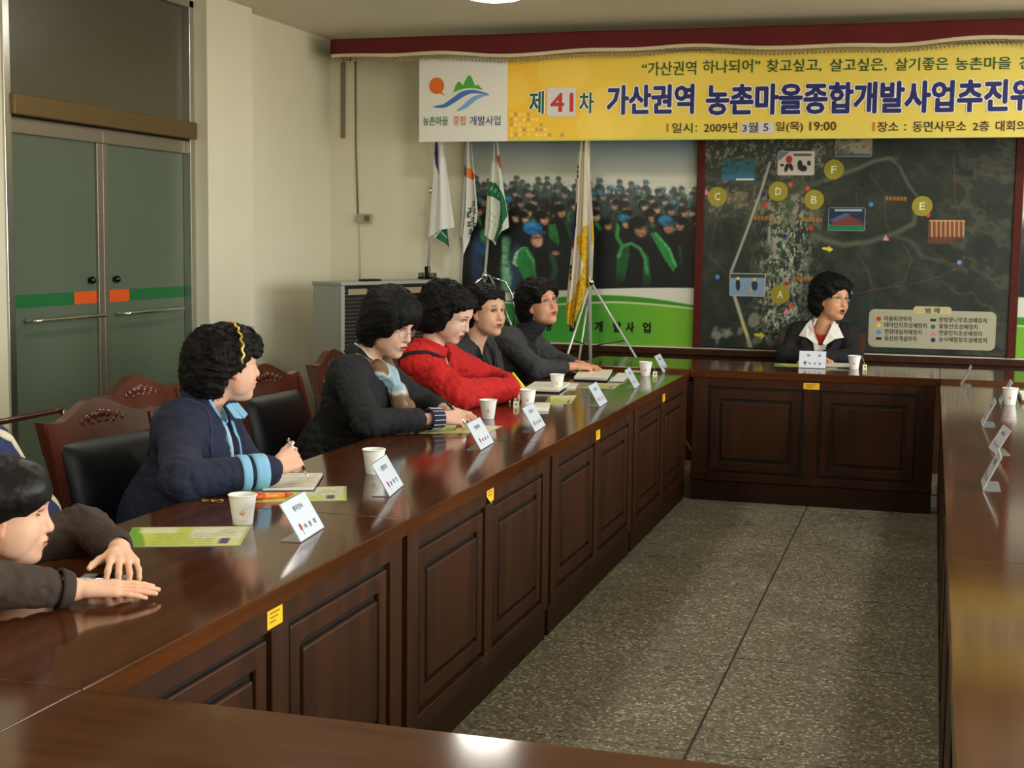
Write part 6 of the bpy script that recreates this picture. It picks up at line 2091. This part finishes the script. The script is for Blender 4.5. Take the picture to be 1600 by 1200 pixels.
w.ribbon(F, [rs + w.f * .075 - [0, 0, .10] + w.l * .03, rs + w.f * .06 + [0, 0, .0] + w.l * .035, rs + [0, 0, .07] + w.l * .03, rs - w.f * .07 + [0, 0, .02] + w.l * .03, rs - w.f * .10 - [0, 0, .09] + w.l * .03], .006, .0012, fabric('navy_seam', (44, 54, 86)), 'shoulder_seam')
for sd in (-1, 1):
    w.slab('collar_tab', [w.nb + w.f * .100 + w.l * sd * .004 + [0, 0, .020], w.nb + w.f * .108 + w.l * sd * .056 + [0, 0, .018], w.nb + w.f * .140 + w.l * sd * .060 - [0, 0, .020], w.nb + w.f * .146 + w.l * sd * .014 - [0, 0, .028]], .005, M_PBLUE)
v, f = lathe([(0, .003), (.006, .002), (.007, 0), (0, -.002)], 10)
c_ = w.nb + w.f * .150 + w.l * -.05 - [0, 0, .17]
mesh_obj('snap_button', [np.array([0, 0, 0]) + w.f * p_[2] + w.l * p_[0] + np.array([0, 0, p_[1]]) + c_ - w.o for p_ in v], f, M_CHROME, w.t, True)
M_HAIRB = mat('brown_black_hair', rgb(17, 13, 11), rough=.6, spec=.2, bump=(190, .5, .004))
w.hair([((-.040, 0, .030), (.112, .108, .105)), ((-.075, 0, -.035), (.078, .104, .092)), ((.018, 0, .090), (.055, .070, .045)), ((.060, 0, .066), (.048, .074, .050)), ((.078, 0, .050), (.028, .062, .042))],
       [((.112, 0, -.050), (.118, .14, .086)), ((.06, 0, -.15), (.12, .14, .07)), ((.018, .0, -.070), (.052, .16, .058))], .0060, 125, 3, .0046, M_HAIRB, 650, .010, .010, face_r=.13)
# wavy gold hairband over the crown
pts = []
for a in np.linspace(-1.75, 1.75, 70):
    pts.append(w.local(.006 + .004 * math.sin(a * 20), .116 * math.sin(a), .034 + .108 * math.cos(a)) - w.o)
tube_obj('hairband', pts, .0046, M_GOLD, w.t, 7)
w.legs(M_TROUS, M_SHOE)
fist = w.arms[-1][1] + nrm((.42, .80, .30)) * .085
pen(fist + np.array([-.03, .015, .055]), fist + np.array([.05, -.01, -.058]), .0048, 'dark pen in the fist of the woman in navy', mat('black_pen_plastic', rgb(26, 26, 30), rough=.25), M_CHROME, cap=M_CHROME)

# --- woman in the black jacket, writing
w = Person('woman in a black jacket with a patterned scarf and red-framed glasses, writing', (-2.36, 5.40), .05, (-2.125, 5.385, 1.162), -.24, .34, .0, 1.04, (212, 170, 146), shw=.155, build=1.02, fat=1.05, lean=(-2.235, 5.375, 1.005), mouth=.2, lip=(160, 92, 80), eye=.6)
w.arm(-1, (-2.07, 5.02, .805), (-1.865, 5.255, .80), (.72, .62, .02), (.35, -.5, .80), curl=(.75, .9, 1.0, 1.05), spread=.03, thumb=(.55, .5))
w.arm(1, (-2.10, 5.72, .80), (-1.92, 5.56, .795), (.7, -.3, -.06), (0, 0, 1), curl=(.3, .3, .35, .4))
w.make_body(.0042)
M_BLKJ = fabric('black_jacket_cloth', (21, 21, 23), (15, 15, 17))
M_CREAM = fabric('cream_shirt', (214, 206, 184))
w.garment('shirt', M_CREAM, .006, False, neck_r=.055)
o_, F = w.garment('jacket', M_BLKJ, .028, True, neck_r=.066, vdepth=.16, vr=.024, arm_r=(.072, .056, .047), amp=.005, cuff=.10)
M_NVC = fabric('navy_cuff', (34, 36, 62)); M_WST = fabric('white_cuff_stripe', (206, 208, 212))
w.band(-1, .86, 1.05, .044, .042, M_NVC, 'striped_cuff')
el_, wr_ = w.arms[-1][0], w.arms[-1][1]
d_ = nrm(wr_ - el_); n_ = nrm(np.cross(d_, [0, 0, 1.])); b_ = np.cross(d_, n_)
prt = []
for k in range(14):
    an = 2 * PI * k / 14; r_ = (n_ * math.cos(an) + b_ * math.sin(an))
    prt.append(tube([el_ + (wr_ - el_) * .88 + r_ * .0445 - w.o, el_ + (wr_ - el_) * 1.045 + r_ * .0425 - w.o], .0018, 5))
v, f = merge(*prt); mesh_obj('cuff_stripes', v, f, M_WST, w.t)
collar(w, 'shirt_collar', M_CREAM, .5, 2 * PI - .5, .069, .066, .058, .005, .02)
collar(w, 'collar', M_BLKJ, .55, 2 * PI - .55, .080, .078, .050, .010, .03)
def scarf_col(V):
    L_ = V @ np.array([.3, 1., .55])
    k = vnoise(V[:, 1] * 22 + 3, V[:, 2] * 13, 4, 2)
    s1 = np.clip((k - .52) * 14, 0, 1)[:, None]; s2 = np.clip((.47 - k) * 14, 0, 1)[:, None]
    a = np.array((196., 198., 186.)) * (1 - s1) + np.array((142., 172., 182.)) * s1
    a = a * (1 - s2) + np.array((112., 84., 62.)) * s2
    return a
G = Field()
fr = w.nb + w.f * .115
G.chain([w.nb + w.l * .075 + [0, 0, .01], w.nb + w.f * .08 + w.l * .05 - [0, 0, .02], fr - [0, 0, .06], fr + w.f * .035 + w.l * .01 - [0, 0, .13]], [.028, .032, .036, .034], .02)
G.chain([w.nb - w.l * .075 + [0, 0, .01], w.nb + w.f * .08 - w.l * .05 - [0, 0, .02], fr - [0, 0, .06]], [.028, .030, .034], .02)
G.chain([fr + w.f * .03 - [0, 0, .12], fr + w.f * .06 + w.l * .004 - [0, 0, .19], fr + w.f * .055 - w.l * .006 - [0, 0, .25]], [.032, .042, .030], .02)
G.post = lambda P: wob(P * [1, 2.2, .5], 70, 4, .006)
V, Fq = G.mesh(.0055)
mesh_obj('scarf', V - w.o, Fq, mat('scarf_print', attr='Col', rough=.8), w.t, True, lin(scarf_col(V)))
w.hair([((-.015, 0, .045), (.112, .120, .112)), ((-.035, 0, -.025), (.082, .116, .100)), ((.050, 0, .072), (.060, .096, .056)), ((.02, 0, .02), (.080, .108, .085))],
       [((.118, 0, -.042), (.082, .090, .082)), ((.085, 0, -.10), (.10, .14, .085)), ((.03, 0, -.155), (.14, .16, .05))], .004, 120, 5, .0055, None, 350, .007, .005)
glasses(w.t, w.hc, w.R, w.hs, w.o, mat('red_brown_frame', rgb(150, 70, 50), rough=.3), True, .006, .0019)
w.legs(M_TROUS, M_SHOE)
hd = w.arms[-1][1] + nrm((.72, .62, .02)) * .09
pen(hd + np.array([-.055, .02, .052]), hd + np.array([.055, -.002, -.045]), .0048, 'silver and black pen in the writing hand of the woman in black', M_CHROME, mat('black_pen_plastic'), cap=mat('black_pen_plastic'))

# --- woman in the red jacket, bent over her notes
w = Person('woman in a bright red jacket bending over her notes with a yellow pen', (-2.37, 6.20), .05, (-2.14, 6.185, 1.165), -.04, .46, .08, 1.02, (216, 178, 154), shw=.155, build=1.02, fat=1.12, lean=(-2.225, 6.17, 1.0), lip=(120, 36, 44), mouth=.1, eye=.5)
w.arm(-1, (-2.03, 5.98, .815), (-1.885, 6.30, .815), (.55, .80, -.02), (.2, -.3, .9), curl=(.7, .85, .9, .95), spread=.03, thumb=(.6, .5))
w.arm(1, (-2.05, 6.58, .81), (-1.93, 6.43, .825), (.5, -.7, -.1), (0, 0, 1), curl=(.5, .5, .55, .6))
w.make_body(.0042)
M_REDJ = fabric('bright_red_cloth', (196, 24, 22), (160, 16, 15), sheen=0.)
w.garment('blouse', fabric('brown_patterned_blouse', (86, 54, 40), (46, 32, 28)), .006, False, neck_r=.055)
o_, F = w.garment('jacket', M_REDJ, .030, True, neck_r=.068, vdepth=.24, vr=.032, arm_r=(.080, .072, .056), amp=.0075, freq=40, cuff=.0)
collar(w, 'collar', M_REDJ, .55, 2 * PI - .55, .078, .080, .045, .010, .03)
M_CRTR = fabric('cream_trim', (206, 182, 150))
a_ = w.nb + w.f * .09 - w.l * .03
w.ribbon(F, [w.nb - w.l * .085 + [0, 0, .0], a_ - [0, 0, .03], a_ + w.f * .03 + w.l * .01 - [0, 0, .12], a_ + w.f * .03 + w.l * .02 - [0, 0, .24]], .012, .002, M_CRTR, 'front_trim')
rs = w.sh[-1]
w.ribbon(F, [rs + w.f * .085 + w.l * .015 - [0, 0, .03], rs + w.f * .04 - w.l * .035 + [0, 0, .03], rs - w.f * .06 - w.l * .045 + [0, 0, .02], rs - w.f * .12 - w.l * .03 - [0, 0, .05]], .016, .0025, fabric('black_trim', (24, 20, 22)), 'shoulder_trim')
w.hair([((-.045, 0, .036), (.120, .116, .106)), ((-.078, 0, -.040), (.086, .116, .092)), ((.030, 0, .080), (.070, .088, .046)), ((-.01, 0, -.02), (.055, .110, .10))],
       [((.118, 0, -.030), (.112, .110, .112)), ((.08, 0, -.12), (.11, .14, .085))], .0065, 115, 6, .0055, None, 450, .010, .009, face_r=.115)
w.legs(M_TROUS, M_SHOE)
hd = w.arms[-1][1] + nrm((.55, .80, -.02)) * .085
pen(hd + np.array([-.045, -.02, .075]), hd + np.array([.035, .02, -.035]), .0058, 'yellow green highlighter in the hand of the woman in red', mat('yellow_green_plastic', rgb(206, 224, 40), rough=.3), mat('green_plastic', rgb(130, 170, 30), rough=.3), 'highlighter')

# --- short-haired woman in the dark jacket
w = Person('short-haired woman in a dark charcoal jacket sitting between the red and grey clothes', (-2.41, 7.00), -.15, (-2.20, 6.935, 1.140), -.50, .02, .03, 1.02, (204, 160, 130), shw=.16, build=1.0, lip=(166, 92, 80), mouth=.25, lean=(-2.285, 6.955, .975))
w.arm(-1, (-2.27, 6.74, .74), (-2.13, 6.86, .655), (.7, .5, -.2), (0, 0, 1), curl=(.3, .3, .35, .4))
w.arm(1, (-2.28, 7.18, .74), (-2.13, 7.04, .655), (.7, -.5, -.2), (0, 0, 1), curl=(.3, .3, .35, .4))
w.make_body(.0046)
w.garment('top', fabric('dark_inner_top', (40, 36, 40)), .004, False, neck_r=.058, vdepth=.16, vr=.036)
M_CHAR = fabric('charcoal_cloth', (44, 41, 47), (36, 34, 39))
o_, F = w.garment('jacket', M_CHAR, .022, True, neck_r=.066, vdepth=.22, vr=.036, arm_r=(.064, .056, .046), amp=.0045)
collar(w, 'collar', M_CHAR, .5, 2 * PI - .5, .075, .086, .052, .010, .05)
for sd in (-1, 1):
    w.slab('lapel', [w.nb + w.f * .10 + w.l * sd * .055 + [0, 0, .005], w.nb + w.f * .125 + w.l * sd * .10 - [0, 0, .05], w.nb + w.f * .155 + w.l * sd * .075 - [0, 0, .13], w.nb + w.f * .165 + w.l * sd * .015 - [0, 0, .21]], .006, M_CHAR)
c_ = w.nb + w.f * .155 + w.l * .02 - [0, 0, .215]
tube_obj('ring_brooch', [c_ + w.l * .012 * math.cos(a) + np.array([0, 0, .022 * math.sin(a)]) + w.f * .012 - w.o for a in np.linspace(0, 2 * PI, 20)], .004, M_WHITE, w.t, 6)
w.hair([((-.030, 0, .045), (.114, .098, .104)), ((-.065, 0, -.015), (.070, .092, .080)), ((.040, 0, .090), (.058, .074, .036))],
       [((.112, 0, -.018), (.082, .100, .092)), ((.05, 0, -.085), (.10, .14, .085)), ((.035, 0, -.03), (.045, .16, .050))], .0055, 120, 7, .0055, None, 250, .007, .005)
w.legs(M_TROUS, M_SHOE)

# --- woman in the grey cardigan, looking up
w = Person('woman in a grey cardigan and black turtleneck with glasses, looking up', (-2.38, 7.76), -.1, (-2.14, 7.745, 1.150), -.54, -.16, .16, 1.04, (206, 150, 120), shw=.150, build=.96, lip=(160, 70, 62), mouth=.1, lean=(-2.255, 7.74, .985))
w.arm(-1, (-2.09, 7.50, .805), (-1.945, 7.755, .80), (.72, .55, -.02), (.1, -.3, .9), curl=(.75, .85, .9, .95), spread=.03)
w.arm(1, (-2.12, 8.06, .80), (-1.93, 7.92, .795), (.7, -.3, -.06), (0, 0, 1), curl=(.3, .3, .35, .4))
w.make_body(.0046)
M_TURT = fabric('black_knit', (24, 24, 26))
w.garment('turtleneck', M_TURT, .010, False, neck_r=.03)
G = Field(); G.cap(w.nb - [0, 0, .03], w.nb + (w.nk - w.nb) * .80, .070, .062, .02); G.post = lambda P: wob(P * [1, 1, 3], 60, 2, .003)
V, Fq = G.mesh(.0055); mesh_obj('turtleneck_collar', V - w.o, Fq, M_TURT, w.t, True)
M_GREYC = fabric('dark_grey_knit', (58, 58, 57), (44, 44, 45), bump=(160, .3, .002))
o_, F = w.garment('cardigan', M_GREYC, .026, True, neck_r=.080, vdepth=.28, vr=.050, arm_r=(.068, .060, .047), amp=.0055, cuff=.08)
w.hair([((-.030, 0, .045), (.118, .104, .108)), ((-.068, 0, -.025), (.078, .104, .098)), ((.045, .02, .088), (.058, .082, .040)), ((.070, .045, .055), (.030, .040, .040)), ((.055, -.055, .050), (.040, .030, .045))],
       [((.120, 0, -.028), (.080, .080, .096)), ((.065, 0, -.11), (.105, .14, .085)), ((.045, 0, -.035), (.045, .16, .050))], .006, 95, 8, .0055, M_HAIRB, 250, .009, .006)
glasses(w.t, w.hc, w.R, w.hs, w.o, M_GOLDF)
w.legs(M_TROUS, M_SHOE)

# --- the chairwoman at the head table
w = Person('woman in a black suit with a wide white collar at the head table, speaking', (-.675, 9.16), -PI / 2, (-.602, 9.075, 1.160), -.76, .0, -.06, 1.04, (206, 152, 116), shw=.152, build=.95, mouth=.8, lip=(150, 88, 78), lean=(-.655, 9.085, .985))
w.arm(-1, (-.875, 8.97, .805), (-.715, 8.875, .82), (.9, -.25, -.08), (0, .1, 1), curl=(.35, .4, .45, .5))
w.arm(1, (-.455, 8.97, .805), (-.635, 8.89, .82), (-.9, -.25, -.08), (0, .1, 1), curl=(.35, .4, .45, .5))
w.make_body(.0046)
M_WBL = fabric('white_blouse', (226, 222, 214), (212, 208, 200)); M_REDT = fabric('red_top', (176, 40, 30))
w.garment('red_top', M_REDT, .006, False, neck_r=.057, vdepth=.05, vr=.03)
w.garment('blouse', M_WBL, .012, False, neck_r=.064, vdepth=.115, vr=.040)
M_SUIT = fabric('black_suit_cloth', (22, 21, 22), (16, 15, 17))
o_, F = w.garment('suit_jacket', M_SUIT, .026, True, neck_r=.078, vdepth=.24, vr=.036, arm_r=(.066, .058, .048), amp=.0045)
for sd in (-1, 1):
    n_ = w.nb; f_, l_ = w.f, w.l
    w.slab('collar_wing', [n_ + l_ * sd * .070 + f_ * .045 + [0, 0, .050], n_ + l_ * sd * .098 + f_ * .06 + [0, 0, .02], n_ + l_ * sd * .138 + f_ * .105 - [0, 0, .052], n_ + l_ * sd * .085 + f_ * .138 - [0, 0, .058], n_ + l_ * sd * .030 + f_ * .155 - [0, 0, .100], n_ + l_ * sd * .012 + f_ * .152 - [0, 0, .090], n_ + l_ * sd * .045 + f_ * .115 - [0, 0, .02]], .005, M_WBL)
    w.slab('lapel', [n_ + l_ * sd * .092 + f_ * .125 - [0, 0, .06], n_ + l_ * sd * .125 + f_ * .128 - [0, 0, .085], n_ + l_ * sd * .085 + f_ * .160 - [0, 0, .16], n_ + l_ * sd * .022 + f_ * .172 - [0, 0, .235], n_ + l_ * sd * .030 + f_ * .166 - [0, 0, .16]], .005, M_SUIT)
collar(w, 'collar_stand', M_WBL, .75, 2 * PI - .75, .076, .072, .055, .005, .01)
w.hair([((-.030, 0, .055), (.126, .122, .116)), ((-.055, 0, -.020), (.090, .120, .094)), ((.038, 0, .090), (.066, .094, .050))],
       [((.122, 0, -.018), (.085, .096, .092)), ((.07, 0, -.10), (.11, .15, .080)), ((.04, 0, -.03), (.040, .16, .045))], .0075, 100, 9, .006, None, 350, .010, .008)
glasses(w.t, w.hc, w.R, w.hs, w.o, M_GOLDF)
for y in (-1, 1):
    tube_obj('earring', [w.local(.0, y * .084, -.040) - w.o, w.local(.001, y * .086, -.056) - w.o], .003, M_GOLD, w.t, 6)
w.legs(M_TROUS, M_SHOE)

# --- the boy lying on his arms
w = Person('boy in a dark brown jacket leaning on the near table with flat hands', (-2.30, 2.50), .28, (-1.955, 2.640, .893), .50, .10, .04, .94, (226, 178, 148), shw=.125, build=.80, lean=(-2.06, 2.585, .79), fat=1.14, lip=(196, 118, 102), seat=.40, eye=.45)
w.arm(-1, (-1.815, 2.315, .825), (-1.670, 2.475, .785), (.80, .60, -.06), (.05, -.12, 1), curl=(.08, .06, .06, .08), spread=.075, thumb=(.25, .1))
w.arm(1, (-1.935, 2.915, .808), (-1.745, 2.765, .803), (.62, -.78, -.10), (.25, -.1, .95), curl=(.55, .6, .6, .5), spread=.14, thumb=(.9, .3))
w.make_body(.0032, .86)
M_BRNJ = fabric('dark_brown_cloth', (66, 52, 42), (54, 42, 34))
o_, F = w.garment('jacket', M_BRNJ, .030, True, neck_r=.058, arm_r=(.074, .068, .054), amp=.006, freq=46, cuff=.06)
for sd in (-1, 1): w.band(sd, .86, .985, .043, .034, fabric('brown_cuff_elastic', (56, 44, 36)), 'elastic_cuff')
collar(w, 'collar', M_BRNJ, .3, 2 * PI - .3, .066, .066, .045, .012, .01)
w.hair([((-.022, 0, .042), (.112, .094, .100)), ((-.060, 0, -.010), (.068, .086, .075)), ((.040, 0, .062), (.062, .080, .062))],
       [((.120, 0, -.035), (.080, .120, .077)), ((.07, 0, -.09), (.10, .14, .082)), ((.03, 0, -.04), (.045, .16, .045))], .002, 60, 10, .0042, mat('straight_black_hair', rgb(15, 13, 12), rough=.42, spec=.35, bump=(120, .3, .003)))
w.legs(M_TROUS, M_SHOE, .34, .08)

# --- the figure cut off by the left frame edge: navy jacket with a cream stripe
w = Person('person in a navy jacket with a cream stripe, cut off by the left edge', (-2.66, 3.37), .1, (-2.82, 3.26, 1.07), .2, .05, .0, .95, SKIN, shw=.15, build=.92, lean=(-2.62, 3.345, .925))
w.arm(-1, (-2.50, 3.06, .70), (-2.32, 3.16, .66), (.8, .3, -.2), (0, 0, 1), curl=(.3, .3, .35, .4))
w.arm(1, (-2.50, 3.52, .70), (-2.34, 3.40, .66), (.8, -.3, -.2), (0, 0, 1), curl=(.3, .3, .35, .4))
w.make_body(.0055)
M_NV2 = fabric('deep_blue_cloth', (34, 40, 84))
o_, F = w.garment('jacket', M_NV2, .024, True, neck_r=.064, arm_r=(.074, .066, .05), h=.008)
ls = w.sh[1]
w.ribbon(F, [w.nb + w.l * .05 + w.f * .05 + [0, 0, .03], ls + w.f * .06 + [0, 0, .02], ls + w.f * .07 + w.l * .02 - [0, 0, .08], (ls + w.arms[1][0]) / 2 + w.f * .08, w.arms[1][0] + w.f * .06], .034, .002, fabric('cream_stripe', (214, 204, 172)), 'cream_stripe')
w.hair([((-.03, 0, .045), (.11, .095, .1)), ((-.06, 0, -.01), (.07, .09, .08))], [((.12, 0, -.03), (.08, .1, .09)), ((.07, 0, -.1), (.1, .14, .085))], .004, 90, 12, .007)
w.legs(fabric('khaki_trousers', (128, 116, 84)), M_SHOE)
